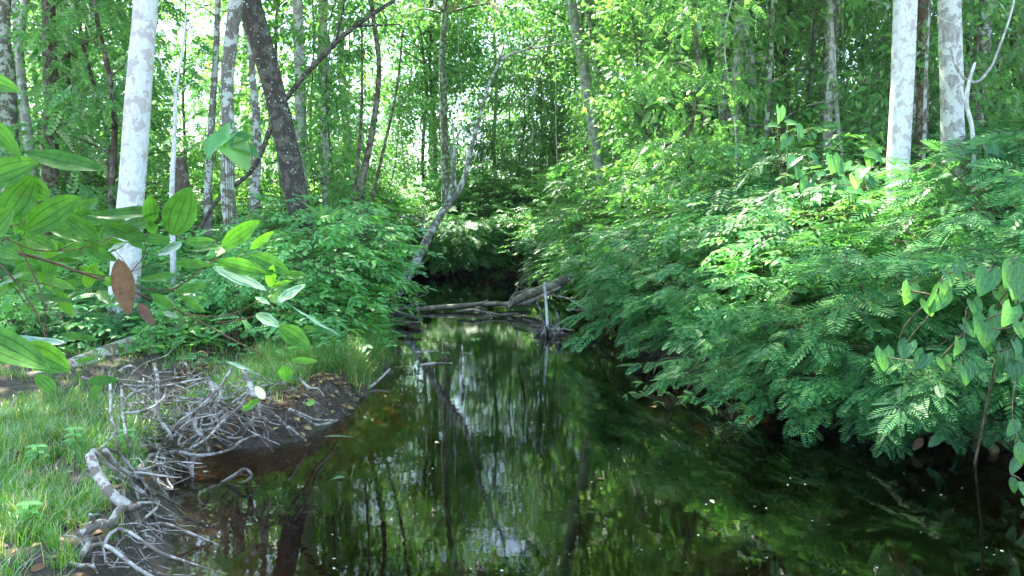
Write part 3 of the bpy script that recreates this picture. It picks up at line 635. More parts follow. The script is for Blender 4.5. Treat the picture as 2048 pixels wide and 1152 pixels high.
for i, (x, y) in enumerate(cpts):
    px = 1024+x/y*FPX; zn = 'left' if px < 640 else 'middle' if px < 1150 else 'right'
    place(CAN[i % 3], x, y, rr.random()*6.3, .85+.35*rr.random(), where(px, y, ['pale high-crowned tree', 'mottled high-crowned tree', 'brown high-crowned tree'][i % 3]), 'high canopy trees, ' + zn)
# far wood: one mass
rng = np.random.default_rng(77); mb = MB(); n = 700
yy = 58+rng.random(n)*35; xx = (rng.random(n)*2-1)*.72*yy; zz = .5+rng.random(n)**1.3*24
keep = (rng.random(n) < np.where(xx/yy < -.26, .4, 1.0)); cs = np.stack([xx, yy, zz], -1)[keep]
clump(mb, cs, 70, 2.2, LSW, .42, .6)
tag(mb.build('distant_foliage', M['canopy'], smooth=False), 'sunlit leaves of the far wood behind all the trunks', 'foliage', kind='stuff')

# ------------------------------------------------------------------ left bank: grass, herbs, litter
def scatter(n, x0, x1, y0, y1, smin=.08, smax=99, side='left', dens=None):
    x = x0+(x1-x0)*rng.random(n*4); y = y0+(y1-y0)*rng.random(n*4); s = sdf(x, y)
    k = (s > smin) & (s < smax) & ((x < 0) if side == 'left' else (x > 0))
    if dens is not None: k &= rng.random(len(x)) < dens(x, y, s)
    x, y = x[k][:n], y[k][:n]; return np.stack([x, y, hgt(x, y)], -1)
def blades(mb, base, L, w, lean=.5):
    n = len(base); a = rng.random(n)*2*PI; d = np.stack([np.cos(a), np.sin(a), np.zeros(n)], -1); sd = np.stack([-np.sin(a), np.cos(a), np.zeros(n)], -1)
    ln = lean*(.3+rng.random(n)); V = []
    for t, ww in ((0, 1), (.35, .9), (.7, .6), (1, .08)):
        c = base+d*(L*ln*t*t)[:, None]; c[:, 2] += L*(t-.5*ln*t*t); 
        V += [c-sd*(w*ww/2), c+sd*(w*ww/2)]
    V = np.stack(V, 1); k = np.arange(n)[:, None, None]*8
    F = k+np.array([[0, 1, 3, 2], [2, 3, 5, 4], [4, 5, 7, 6]])[None]
    mb.add(V.reshape(-1, 3), F.reshape(-1, 4))
rng = np.random.default_rng(300); mb = MB()
def bare(x, y):        # the eroded bare earth around the dead roots
    px = 1024+x/y*FPX; return np.maximum(np.exp(-(((px-440)/200)**2+((y-8.0)/1.0)**2)), 1.0*(sdf(x, y) < .14+.2*(vnoise(x*3, y*3)-.3))*(y < 9.5))
def tufts(n, per, x0, x1, y0, y1, L, w, spr, dens=None, lean=.6, smin=.06):
    c = scatter(n, x0, x1, y0, y1, smin, dens=dens); m = len(c); b = np.repeat(c, per, 0); b[:, :2] += rng.normal(0, spr, (m*per, 2)); b[:, 2] = hgt(b[:, 0], b[:, 1])-.01
    l = np.repeat(L*(.6+.7*rng.random(m)), per)*(.55+.6*rng.random(m*per)); blades(mb, b, l, w, lean)
tufts(1500, 26, -4.5, -1.2, 2.6, 7.6, .165, .0045, .03, lambda x, y, s: np.clip(1.0-1.3*bare(x, y), 0, 1)*(.25+.75*(vnoise(x*1.3+3, y*1.3) > .42)))
tufts(900, 34, -3.6, -1.5, 9.3, 14.5, .30, .0055, .05, lambda x, y, s: 1.0*(s < 1.3)*np.clip(1-1.2*bare(x, y), 0, 1))
tufts(260, 26, -3.1, -1.8, 7.3, 9.6, .22, .005, .04, lambda x, y, s: 1.0*(s > .5)*(s < 1.3)*.7)
tufts(500, 20, -8, -2.2, 7.5, 13, .2, .005, .06, lambda x, y, s: .6*np.clip(1-1.2*bare(x, y), 0, 1))
tag(mb.build('grass', M['grass'], smooth=False), 'fine green grass growing on the left bank', 'grass', kind='stuff')
# low herbs that carpet the forest floor
mb = MB(); c = scatter(1500, -13, -1.7, 8.8, 24, .15, dens=lambda x, y, s: np.clip(1-1.5*bare(x, y), 0, 1)); n = len(c)
V1 = sprig(LO, 7, .22, .10, 3); V2 = sprig(LPS, 4, .2, .2, 4)
for k, T in enumerate((V1, V2, V1)):
    q = np.arange(n) % 3 == k; m = q.sum(); cc = c[q]
    for h in (0.06, .25, .5):
        a = rng.random(m)*6.28; d = np.stack([np.cos(a), np.sin(a), .35*np.ones(m)-h*.5], -1)
        V, F = spread(T, frames(d, rvec(m, .25)+np.array([0, 0, 1.])), cc+np.stack([rng.normal(0, .08, m), rng.normal(0, .08, m), np.full(m, h)*(.4+rng.random(m))], -1), .8+.7*rng.random(m)); mb.add(V, F)
tag(mb.build('ground_cover', M['light'], smooth=False), 'low leafy herbs carpeting the forest floor of the left bank', 'ground cover', kind='stuff')
mb = MB(); c = np.concatenate([scatter(2600, -3.6, -1.4, 6.6, 9.6, .0), scatter(5000, -9, -1.2, 2.5, 16, .02), scatter(1500, 1.5, 9, 5, 16, .02, side='right')]); n = len(c); a = rng.random(n)*6.28
V, F = spread(LOW, frames(np.stack([np.cos(a), np.sin(a), rng.normal(0, .15, n)], -1), rvec(n, .3)+np.array([0, 0, 1.])), c+np.array([0, 0, .012]), .035+.05*rng.random(n)); mb.add(V, F)
tag(mb.build('leaf_litter', M['litter'], smooth=False), 'brown fallen leaves scattered over the banks', 'leaf litter', kind='stuff')
mb = MB(); n = 260
x = -3+7*rng.random(3*n); y = 4.6+28*rng.random(3*n)**1.6; k = sdf(x, y) < -.1; x, y = x[k][:n], y[k][:n]; n = len(x); a = rng.random(n)*6.28
V, F = spread(LOW, frames(np.stack([np.cos(a), np.sin(a), np.zeros(n)], -1), np.tile([0, 0, 1.], (n, 1))), np.stack([x, y, np.full(n, .004)], -1), .008+.02*rng.random(n)**3); V[:, 2] = .004+(V[:, 2]-.004)*.1; mb.add(V, F)
tag(mb.build('floating_specks', M['petal'], smooth=False), 'tiny pale petals and specks floating on the dark water', 'floating petals', kind='stuff')
for i, (px, py, sz, mt, lb) in enumerate([(1195, 957, .07, 'litter', 'single orange leaf floating in the middle of the creek'), (1310, 815, .16, 'litter', 'brown leaves afloat below the small water plant'), (820, 732, .12, 'litter', 'orange-brown leaf afloat near the grassy bank'),
                                     (648, 873, .32, 'front_pale', 'long pale leaf lying on the water at the foot of the root bank'), (408, 945, .09, 'petal', 'yellow leaf afloat between the dead roots'), (690, 955, .13, 'heart', 'green leaf afloat in the brown shallows'),
                                     (1420, 1000, .05, 'petal', 'small whitish leaf afloat toward the lower right'), (870, 885, .06, 'petal', 'yellow leaf afloat in the reflection left of centre')]):
    c = G(px, py, .006); mb = MB(); a = i*1.9
    if i == 3: a = -.1
    V, F = spread(LOW if i != 3 else leaf_oval(.25, .03, .02), frames(np.array([[math.cos(a), math.sin(a), 0.02]]), np.array([[0, 0, 1.]])), np.array([[0, 0, 0.]]), np.array([sz])); mb.add(V, F)
    o = mb.build('floating_leaf', M[mt], smooth=False); o.location = c; tag(o, lb, 'leaf')

# ------------------------------------------------------------------ dead roots and driftwood on the left bank (traced at real heights)
def C7(x, y): return x*.3577, 740+y*.3577
def onground(px, py, z, lift=.012):      # the point at height z on that sight line, or the soil where the line meets it first
    p_ = G(px, py, z); d = ray(px, py); t = np.linspace(.5, 1.0, 90)[:, None]; Q = np.array([0, 0, CAMZ])+(p_-np.array([0, 0, CAMZ]))*t
    k = np.where(Q[:, 2] < np.maximum(hgt(Q[:, 0], Q[:, 1]), -9)+lift)[0]
    return Q[k[0]] if len(k) else p_
def rootpts(L):
    out = []
    for x, y, z in L: px, py = C7(x, y); out.append(onground(px, py, z))
    return np.array(out)
def wpx(pt, w): return max(.0035, 1.45*w*.3577*np.linalg.norm(pt-np.array([0, 0, 2]))/FPX/2)
def dead(name, L, w, label, mat='drift', taper=.55, cat='root', parent=None, part=None, sides=8, step=5):
    p_ = rootpts(L)+np.array([0, 0, .035 if parent else .012]); w = w*(1.2 if parent else 1); mb = MB(); r = np.linspace(wpx(p_[0], w), wpx(p_[0], w)*taper, len(p_)); 
    if len(p_) > 2: p_ = p_+np.vstack([np.zeros(3), rvec(len(p_)-2, .5)*wpx(p_[0], w), np.zeros(3)])
    tube(mb, p_, r, sides, step+2, .22, L[0][0]*.01)
    if parent: return mb.build(part, M[mat], parent, offset=parent.location)
    base = p_[0]; o = mb.build(name, M[mat], offset=base); o.location = base; return tag(o, label, cat)
snag = empty('driftwood_snag', rootpts([(720, 800, .38)])[0], 'thick bleached driftwood snag forking at the lower left waterside', 'driftwood')
dead('', [(505, 510, .62), (560, 590, .56), (620, 670, .5), (690, 760, .42), (725, 805, .38)], 27, '', parent=snag, part='stem', taper=1.15, sides=12)
for L, w in (([(725, 805, .38), (680, 830, .38), (620, 855, .38), (540, 900, .4), (445, 955, .40)], 26), ([(535, 902, .4), (505, 950, .3), (482, 1010, .25), (460, 1075, .18)], 20), ([(718, 800, .38), (740, 870, .28), (762, 930, .2)], 17),
             ([(745, 815, .38), (790, 890, .28), (825, 970, .12), (870, 1035, -.02)], 19), ([(715, 805, .38), (750, 795, .42), (772, 788, .44)], 22), ([(520, 905, .4), (515, 870, .44), (505, 845, .48)], 12)):
    dead('', L, w, '', parent=snag, part='branch', taper=.75, sides=10)
RT = [([(770, 565, .1), (820, 510, .14), (850, 485, .16), (900, 466, .16), (1000, 466, .16), (1100, 482, .14), (1200, 472, .12), (1290, 442, .12), (1350, 402, .14), (1432, 372, .18)], 19, 'long smooth root running level along the foot of the bank'),
 ([(1340, 215, .55), (1240, 310, .42), (1160, 380, .36), (1080, 440, .32)], 12, 'straight bleached stick slanting down to the left above the long root'),
 ([(1160, 50, .7), (1190, 110, .62), (1190, 150, .58), (1140, 205, .52), (1098, 260, .45), (1100, 330, .35), (1135, 400, .25), (1168, 460, .15)], 18, 'S-shaped pale root dropping to the long level root'),
 ([(1170, 170, .55), (1260, 165, .55), (1310, 145, .6), (1350, 110, .66)], 10, 'short pale twig branching right from the S-shaped root'),
 ([(1310, -20, .8), (1210, 130, .62), (1100, 235, .5), (1000, 300, .45), (930, 380, .35), (890, 450, .22), (850, 560, .12), (800, 620, .05)], 10, 'long thin grey branch crossing the root tangle diagonally'),
 ([(862, -20, .8), (880, 100, .7), (885, 200, .6), (900, 280, .5), (940, 350, .4), (952, 400, .3), (935, 445, .2)], 14, 'pale upright root bending right above the long root'),
 ([(690, 95, .75), (780, 102, .74), (870, 100, .72), (1000, 85, .74), (1130, 55, .78)], 11, 'thin level twig along the top of the root tangle'),
 ([(460, 50, .75), (560, 66, .74), (700, 60, .74), (850, 70, .74), (1000, 48, .76)], 10, 'long thin twig lying on the sunlit bare earth'),
 ([(700, 100, .72), (800, 140, .66), (900, 182, .6), (1000, 182, .56), (1040, 175, .56), (1100, 200, .52)], 11, 'kinked pale root across the middle of the tangle'),
 ([(690, 250, .6), (760, 240, .6), (850, 215, .62), (905, 170, .66), (935, 120, .7), (930, 90, .72)], 11, 'curved pale root hooking up to the right of the tangle'),
 ([(612, 20, .85), (620, 150, .72), (630, 280, .6), (655, 350, .55), (645, 420, .5), (665, 480, .4), (690, 530, .3)], 10, 'thin upright root at the left side of the tangle'),
 ([(655, 350, .56), (590, 420, .56), (520, 490, .56), (480, 560, .52)], 8, 'thin twig resting on the grass above the snag'),
 ([(680, 100, .75), (690, 200, .68), (692, 300, .6), (710, 400, .5), (735, 480, .35), (770, 570, .12)], 10, 'long grey root falling from the tangle to the water'),
 ([(600, 450, .62), (700, 520, .42), (770, 600, .3), (822, 680, .2), (850, 780, .14), (880, 880, .08), (905, 950, .0)], 13, 'bowed grey root dropping along the edge of the brown water'),
 ([(520, 465, .64), (610, 540, .5), (700, 612, .36)], 22, 'broken pale stick lying on the grass behind the snag'),
 ([(590, 465, .62), (690, 555, .42), (795, 622, .2)], 24, 'greenish grey thick root beside the broken pale stick'),
 ([(1088, 488, .14), (1080, 560, .05), (1090, 645, -.08)], 20, 'short thick root peg standing in the shallows'),
 ([(905, 480, .16), (890, 560, .1), (885, 640, .04)], 9, 'thin root hanging from the long level root'),
 ([(925, 490, .16), (920, 550, .1), (950, 612, .05), (990, 642, .01)], 9, 'hooked thin root touching the brown shallows'),
 ([(1240, 640, -.03), (1310, 592, .06), (1370, 576, .08), (1405, 592, .06), (1400, 622, .01), (1340, 640, -.03)], 13, 'root loop breaking the surface of the brown shallows'),
 ([(810, 672, .16), (880, 702, .1), (950, 742, .05), (1010, 772, -.02)], 14, 'brown root sloping into the shallows below the bowed root'),
 ([(800, 780, .12), (870, 808, .07), (935, 834, -.02)], 12, 'short brown root stub at the edge of the shallows'),
 ([(790, 850, .1), (850, 900, .06), (905, 935, .0)], 12, 'thin brown root right of the snag foot'),
 ([(1365, 380, .2), (1400, 300, .36), (1440, 215, .5), (1450, 150, .6)], 13, 'root climbing the earth face at the right end of the tangle'),
 ([(1425, 160, .62), (1390, 80, .72), (1345, -20, .85)], 24, 'thick grey stick leaning at the right end of the tangle'),
 ([(1200, 340, .36), (1250, 372, .25), (1310, 390, .2), (1370, 380, .2)], 9, 'thin bowed root hanging on the earth face'),
 ([(525, 1050, .22), (515, 1090, .1), (530, 1120, .06), (545, 1150, .02)], 10, 'curled pale root at the bottom left waterline'),
 ([(550, 950, .3), (582, 1020, .2), (590, 1100, .06)], 9, 'thin root dropping below the snag fork'),
 ([(662, 1010, .14), (660, 1080, .07), (620, 1120, .0)], 8, 'small hooked root by the bottom waterline'),
 ([(390, 1095, .2), (440, 1110, .12), (500, 1120, .08), (540, 1140, .02)], 15, 'knotted root lying at the bottom left waterline'),
 ([(1610, 330, .22), (1660, 365, .14), (1710, 402, .05)], 17, 'short thick root at the right tip of the earth bank'),
 ([(1620, 230, .42), (1650, 260, .36), (1690, 280, .3), (1760, 312, .2), (1850, 312, .12), (1885, 288, .1)], 17, 'forked root reaching right over the water from the bank tip'),
 ([(1640, 235, .45), (1700, 265, .36), (1760, 292, .24), (1870, 290, .14)], 13, 'second root lying over the forked root at the bank tip'),
 ([(1675, 55, .62), (1740, 112, .55), (1770, 110, .54), (1815, 155, .45)], 9, 'pale twig at the foot of the grassy slope')]
for L, w, lb in RT: dead('exposed_root', L, w, lb, 'drift_dark' if 'brown' in lb else 'drift')
for L, w, lb in (([(1120, 690, -.06), (1118, 730, -.06), (1160, 762, -.06), (1215, 762, -.06), (1208, 805, -.08)], 10, 'submerged pale root curl seen through the brown water'), ([(1130, 690, -.05), (1250, 645, -.04), (1340, 662, -.05), (1470, 652, -.08)], 7, 'submerged thin root stretching right under the brown water'),
              ([(940, 885, -.05), (1040, 880, -.05), (1120, 862, -.06), (1210, 875, -.08)], 10, 'submerged root near the foot of the snag')):
    dead('sunken_root', L, w, lb, 'drift_dark')
rng = np.random.default_rng(55); mb = MB()
for i in range(95):                    # the fine tangle of dead twigs
    x = 640+rng.random()*820; y = 10+rng.random()*420*(1-.35*abs(x-900)/500); z = .78-.55*y/430+rng.normal(0, .03)
    b = onground(*C7(x, y), z); a = rng.normal(0, .8); l = .15+.45*rng.random(); d = np.array([math.cos(a), rng.normal(0, .3), math.sin(a)*.7-.1])
    tube(mb, [b, b+d*l*.3+rvec(1, .04)[0], b+d*l*.65+rvec(1, .07)[0], b+d*l+rvec(1, .09)[0]], [.0042, .0038, .003, .0015], 4, 3)
for i in range(34):                     # bent pale roots of middling thickness over the whole eroded bank
    x, y = (660+rng.random()*700, 60+rng.random()*380) if i % 3 else (480+rng.random()*460, 560+rng.random()*500)
    b = onground(*C7(x, y), max(.1, .72-.55*y/460)); a = rng.uniform(-2.6, .4); l = .35+.5*rng.random(); d = np.array([math.cos(a), -.25*rng.random(), math.sin(a)*.55]); k = rvec(1, .1)[0]; r0 = .007+.006*rng.random()
    tube(mb, [b-d*l*.5, b-d*l*.2+k*.7+np.array([0, 0, .03]), b+d*l*.1-k*.5, b+d*l*.35+k, b+d*l*.7+k*1.6+np.array([0, 0, -.05])], [r0*.6, r0, r0*.9, r0*.75, r0*.3], 6, 5, .15, i)
for i in range(55):                    # finer roots along the waterline and round the snag
    if i % 2: x, y, z = 430+rng.random()*520, 830+rng.random()*300, .2
    else: x, y, z = 760+rng.random()*240, 440+rng.random()*420, .15
    b = onground(*C7(x, y), z*rng.random()); l = .12+.25*rng.random(); d = np.array([.5+rng.random()*.5, rng.normal(0, .5), -.35*rng.random()])
    tube(mb, [b-d*l*.4, b+rvec(1, .02)[0]+np.array([0, 0, .02]), b+d*l*.4+rvec(1, .03)[0], b+d*l+rvec(1, .04)[0]], [.005, .0045, .0035, .0015], 4, 3)
tag(mb.build('dead_twigs', M['drift']), 'tangle of fine dead twigs over the eroded bank', 'twigs', kind='stuff')
# hanging fine rootlets on the eroded face of the bank
mb = MB(); c = scatter(520, -3.2, -1.2, 4.2, 13, .0, .3)
for p_ in c:
    l = .08+.16*rng.random(); q = p_+np.array([rng.normal(0, .03)+.03, -.03, -l]); tube(mb, [p_+np.array([0, 0, .02]), (p_+q)/2+rvec(1, .02)[0], q], [.004, .003, .002], 3, 2)
tag(mb.build('hanging_rootlets', M['drift_dark']), 'fine brown rootlets hanging from the undercut bank', 'rootlets', kind='stuff')

def C4(x, y): return x*.3472, 380+y*.3472
def wood(name, pts, widths, label, mat, cat, sides=10, rough=.1, extra=()):   # pts: photo px, py, real distance
    L = [P(*p) for p in pts]; base = L[0]; mb = MB(); tube(mb, L, [w_*p[2]/FPX/2 for w_, p in zip(widths, pts)], sides, 6, rough, pts[0][0]*.01)
    for ex, ew in extra: tube(mb, [P(*p) for p in ex], [w_*ex[0][2]/FPX/2 for w_ in ew], 7, 4, .08, 2)
    o = mb.build(name, M[mat], offset=base); o.location = base; return tag(o, label, cat)
wood('fallen_log', [(-60, 815, 7.6), (60, 772, 8.1), (180, 722, 8.9), (270, 690, 9.6), (330, 668, 10.1), (400, 650, 10.6)], [46, 44, 42, 40, 34, 22], 'weathered grey log lying on the left bank behind the dead roots', 'drift', 'log', 12, .16,
     extra=[([(240, 700, 9.3), (190, 735, 9.2), (150, 760, 9.1)], [10, 8, 6])])
wood('tree_stump', [(365, 400, 15), (362, 360, 15), (358, 315, 15)], [36, 30, 24], 'brown mossy broken stump behind the thin white sapling', 'brown_bark', 'stump', 12, .25)
# ------------------------------------------------------------------ driftwood barrier across the creek
def C5(x, y): return 650+x*.3472, 380+y*.3472
def c5(L): return [(*C5(x, y), Y_) for x, y, Y_ in L]
wood('fallen_log', c5([(520, 690, 19.5), (640, 678, 19.7), (780, 668, 19.9), (920, 655, 20.2), (1060, 657, 20.4), (1180, 668, 20.2)]), [10, 10, 10, 9, 9, 8], 'straight brown log spanning the creek just above the water', 'log', 'log', 10, .08,
     extra=[(c5([(860, 655, 20.1), (905, 650, 20.0), (940, 632, 19.9)]), [6, 5, 2])])
wood('fallen_log', c5([(1050, 672, 19.6), (1110, 632, 19.9), (1180, 600, 20.2), (1300, 555, 20.7), (1420, 495, 21.2), (1540, 458, 21.7), (1660, 430, 22.2)]), [12, 16, 20, 19, 17, 14, 12], 'thick forked log sloping up from the creek into the right bank bushes', 'log', 'log', 12, .14,
     extra=[(c5([(1130, 660, 19.8), (1220, 628, 20), (1300, 590, 20.4), (1360, 560, 20.8)]), [9, 10, 9, 7]), (c5([(1060, 650, 19.7), (1090, 600, 19.7), (1150, 580, 19.8), (1180, 560, 19.9)]), [5, 5, 4, 2]), (c5([(1100, 600, 19.7), (1108, 560, 19.7), (1112, 535, 19.7)]), [3, 2, 1]),
            (c5([(1400, 500, 21), (1450, 480, 20.9), (1480, 500, 20.8)]), [6, 5, 3])])
wood('fallen_branch', c5([(760, 700, 18.6), (850, 692, 18.6), (930, 705, 18.5), (1020, 720, 18.3), (1110, 712, 18.2)]), [5, 6, 6, 5, 4], 'crooked dead branch half sunk in front of the straight log', 'drift_dark', 'branch', 7, .1,
     extra=[(c5([(850, 692, 18.6), (880, 675, 18.6), (930, 690, 18.5)]), [4, 3, 2]), (c5([(930, 705, 18.5), (960, 735, 18.2), (900, 760, 17.6)]), [4, 3, 2])])
wood('dead_stick', c5([(880, 590, 26), (950, 600, 26), (1025, 606, 26)]), [2.6, 3, 2.4], 'pale dead stick floating beyond the logs', 'drift', 'stick', 6, .05)
wood('dead_stick', c5([(885, 622, 25.5), (950, 612, 25.8), (1020, 604, 25.8)]), [2, 2.6, 2], 'lower pale stick crossing the floating stick beyond the logs', 'drift', 'stick', 6, .05)
wood('dead_stick', c5([(1282, 800, 15.1), (1276, 690, 15.3), (1270, 610, 15.4), (1264, 530, 15.4)]), [6.5, 6, 5.5, 4.5], 'upright white stick standing in the driftwood stump', 'white_bark', 'stick', 7, .05)
wood('dead_stick', c5([(1225, 740, 15.3), (1240, 690, 15.3), (1222, 660, 15.3), (1235, 620, 15.4)]), [2.5, 2.5, 2, 1.2], 'thin twisted white twig left of the upright stick', 'drift', 'stick', 6, .05)
wood('dead_branch', c5([(1300, 605, 17), (1390, 622, 16.8), (1470, 668, 16.5), (1560, 710, 16.2)]), [3.5, 4, 4, 4.5], 'pale dead branch dropping from the bushes to the driftwood stump', 'drift', 'branch', 6, .05,
     extra=[(c5([(1355, 612, 16.9), (1360, 570, 16.9), (1340, 560, 16.9)]), [3, 2, 1.5]), (c5([(1390, 688, 16.4), (1450, 690, 16.4), (1540, 700, 16.2)]), [2.5, 3, 2.5])])
st = empty('driftwood_stump', G(*C5(1300, 830), 0), 'spiky grey driftwood stump sitting in the water right of the straight log', 'stump'); b0 = np.array(st.location); rng = np.random.default_rng(8)
mb = MB()
for i in range(15):
    a = i*.42; r_ = .12+.1*rng.random(); h_ = (.22+.32*rng.random())*(1 if i % 3 else 1.25)
    f = b0+np.array([math.cos(a)*r_*1.2, math.sin(a)*r_, -.15]); tube(mb, [f, f+np.array([-math.cos(a)*.03, 0, h_*.6]), f+np.array([-math.cos(a)*.07+rng.normal(0, .03), rng.normal(0, .03), h_])], [.06, .045, .008], 7, 4, .25, i)
mb.build('stump_body', M['drift_dark'], st, offset=b0)
for i in range(26):
    a = rng.random()*6.28; l = .15+.32*rng.random(); mb = MB(); f = b0+np.array([rng.normal(0, .12), rng.normal(0, .12), .02+.12*rng.random()]); d = np.array([math.cos(a), math.sin(a)*.8, .1+.3*rng.random()])
    tube(mb, [f, f+d*l*.5+rvec(1, .04)[0], f+d*l+np.array([0, 0, -.12])+rvec(1, .05)[0]], [.022, .016, .005], 6, 4, .15, i)
    mb.build('root', M['drift_dark' if i % 2 else 'drift'], st, offset=b0)
wood('dead_stick', [(925, 760, 10.8), (926, 725, 11), (924, 690, 11)], [6, 5, 4], 'grey stick standing upright in open water below the straight log', 'drift', 'stick', 7, .06)
wood('floating_branch', [(795, 712, 12.9), (830, 706, 13.1), (878, 702, 13.2)], [5, 7, 3], 'small branch floating beside the grassy point', 'drift', 'branch', 7, .1)
wood('floating_branch', [(785, 735, 11.7), (830, 733, 11.8), (860, 727, 11.9), (905, 726, 12)], [4, 6, 5, 2], 'bent floating branch just below the smaller one by the grass', 'drift', 'branch', 7, .1)
wood('dead_stick', [(728, 782, 9.8), (752, 765, 10.2), (780, 738, 10.6)], [6, 6, 4], 'pale stick propped at the water edge under the grass', 'drift', 'stick', 7, .06)
wood('shore_debris', c5([(395, 700, 17.8), (440, 720, 17.5), (500, 735, 17), (560, 745, 16.8)]), [14, 14, 12, 6], 'dark rotten wood lodged where the straight log meets the left bank', 'drift_dark', 'debris', 9, .3,
     extra=[(c5([(400, 760, 16), (470, 768, 15.8), (560, 762, 15.8)]), [10, 9, 4]), (c5([(430, 690, 18.5), (500, 665, 18.8), (545, 655, 19)]), [8, 7, 4]), (c5([(480, 650, 19), (540, 620, 19.3), (600, 592, 19.6)]), [2, 2, 1])])
mb = MB()                               # small twigs poking out under the right bushes
rng = np.random.default_rng(9)
for i in range(120):
    y = 7.3+9*rng.random(); s0 = np.interp(y, [7.4, 8.5, 9.8, 11.6, 14, 18], [4.7, 3.7, 2.9, 2.3, 2.15, 2.4]); b = np.array([s0+rng.normal(.15, .2), y, .15+.25*rng.random()]); l = .3+.5*rng.random()
    tube(mb, [b+np.array([.2, .1, .1]), b, b+np.array([-l*.6, -l*.5+rng.normal(0, .2), -.18+rng.normal(0, .12)])], [.009, .007, .002], 4, 3)
tag(mb.build('bare_twigs', M['drift_dark']), 'bare dark twigs reaching out under the right bank bushes', 'twigs', kind='stuff')

# ------------------------------------------------------------------ large-leaved plants
def frontvec(n): return np.tile([0, -.75, .65], (n, 1))
vine = empty('heart_leaf_vine', G(1990, 900, .2), 'climbing vine with big heart-shaped leaves at the right edge', 'vine'); vb = np.array(vine.location); rng = np.random.default_rng(14)
hl = [(1900, 700, 110), (1990, 560, 105), (1760, 770, 100), (1690, 860, 100), (1860, 860, 110), (2000, 1000, 110), (1620, 960, 100), (1980, 460, 130), (1930, 590, 105), (1785, 650, 110), (1970, 680, 110), (1845, 755, 145), (2035, 760, 100), (1930, 925, 140), (1400, 880, 115), (1480, 945, 130), (1285, 930, 140), (2010, 870, 100), (1580, 600, 120), (1420, 560, 100), (1640, 480, 90), (1710, 460, 120), (1840, 500, 135), (1735, 1010, 110), (1530, 640, 90), (1610, 540, 80), (2040, 560, 110), (2045, 960, 100)]
mf = MB(); ms_ = MB(); P0 = []
for x, y, w_ in hl:
    px, py = 1300+x*.365, 380+y*.365; Yd = np.interp(px, [1750, 2048], [7.1, 6.0])-.1+rng.normal(0, .08); c = P(px, py, Yd); P0.append(c)
    s_ = w_*.365*Yd/FPX*1.0; d = np.array([[rng.normal(0, .35), -.35, -.8]]); addleaf(mf, LH, frames(d, frontvec(1)+rvec(1, .25)), c[None]-d*s_*.4, np.array([s_*.75+s_*.4*rng.random()]))
P0 = np.array(P0)
for ch in ([7, 8, 10, 11, 13], [22, 21, 20, 25, 18, 24, 14, 15, 16], [12, 17, 13, 27], [26, 12, 11, 9, 23], [19, 18, 14], [1, 0, 4, 13, 5], [9, 2, 3, 6, 23]):
    q = P0[ch]+np.array([0, .06, .02]); tube(ms_, [q[0]+np.array([.2, .2, .1])]+list(q), [.007]*len(ch)+[.004], 6, 4)
tube(ms_, [vb+np.array([0, .3, -.3]), vb+np.array([0, .15, .3]), P0[13]+np.array([0, .08, 0])], [.012, .01, .007], 6, 4)
ms_.build('stems', M['stem'], vine, offset=vb); mf.build('foliage', M['heart'], vine, uv=True, offset=vb)
def hanging(px_list, Yd, label, mat='heart', leaf=LH, name='hanging_vine', wfac=1.0):
    base = P(px_list[0][0], px_list[0][1]-90, Yd+.15); root = empty(name, base, label, 'vine'); mf = MB(); ms_ = MB(); q = [base]
    for x, y, w_ in px_list:
        c = P(x, y, Yd+rng.normal(0, .04)); q.append(c+np.array([0, .03, .05])); s_ = w_*Yd/FPX*wfac; d = np.array([[rng.normal(0, .5), -.3, -.7]]); addleaf(mf, leaf, frames(d, frontvec(1)+rvec(1, .3)), c[None]-d*s_*.4, np.array([s_*1.1]))
    tube(ms_, q, .004, 5, 4); ms_.build('stem', M['stem'], root, offset=base); mf.build('foliage', M[mat], root, uv=True, offset=base); return root
hanging([(2030, 850, 40), (2040, 895, 44), (2034, 925, 40), (2026, 962, 32), (2046, 975, 40), (2050, 1005, 26)], 5.6, 'pointed leaves hanging at the lower right edge over the water', leaf=LC)
hanging([(1890, 862, 36), (1872, 880, 34), (1905, 885, 38), (1888, 852, 30)], 7.0, 'three-leaved sprig dangling above the dark water near the right edge', leaf=LC)
hanging([(1838, 885, 30), (1862, 878, 24), (1955, 880, 26), (1975, 882, 30), (1988, 895, 28)], 7.1, 'withered brown leaves dangling under the right bank', 'dead', LC)
def big_plant(name, base, leaves, mat, label, cat='plant', leaf=LC, petr=.006):
    """leaves: (px, py, Y, width in photo px, direction)"""
    root = empty(name, base, label, cat); mf = MB(); ms_ = MB(); b = np.array(base)
    for px, py, Yd, w_, d in leaves:
        c = P(px, py, Yd); s_ = w_*Yd/FPX; d = np.array([d], float); addleaf(mf, leaf, frames(d, np.array([[0, -.5, .8]])+rvec(1, .2)), c[None]-d/np.linalg.norm(d)*s_*.5, np.array([s_]))
        e = c-d[0]/np.linalg.norm(d)*s_*.5; tube(ms_, [b, (b+e)/2+np.array([0, 0, .12*abs(e[2]-b[2])]), e], petr, 5, 4)
    ms_.build('stem', M['stem'], root, offset=b); mf.build('foliage', M[mat], root, uv=True, offset=b); return root
b = P(455, 500, 12.5); b[2] = H(b[0], b[1])
big_plant('aroid_plant', b, [(430, 288, 12.4, 60, (-.6, -.4, -.5)), (480, 312, 12.4, 62, (.6, -.4, -.6)), (478, 275, 12.6, 50, (.7, -.2, .4)), (449, 262, 12.5, 44, (.1, 0, 1)), (418, 300, 12.6, 40, (-.4, -.3, -.9)), (500, 300, 12.5, 44, (.9, -.3, -.2))], 'light', 'pale green big-leaved plant in front of the mottled trunk', leaf=LH)
b = P(645, 560, 12.6); b[2] = H(b[0], b[1])
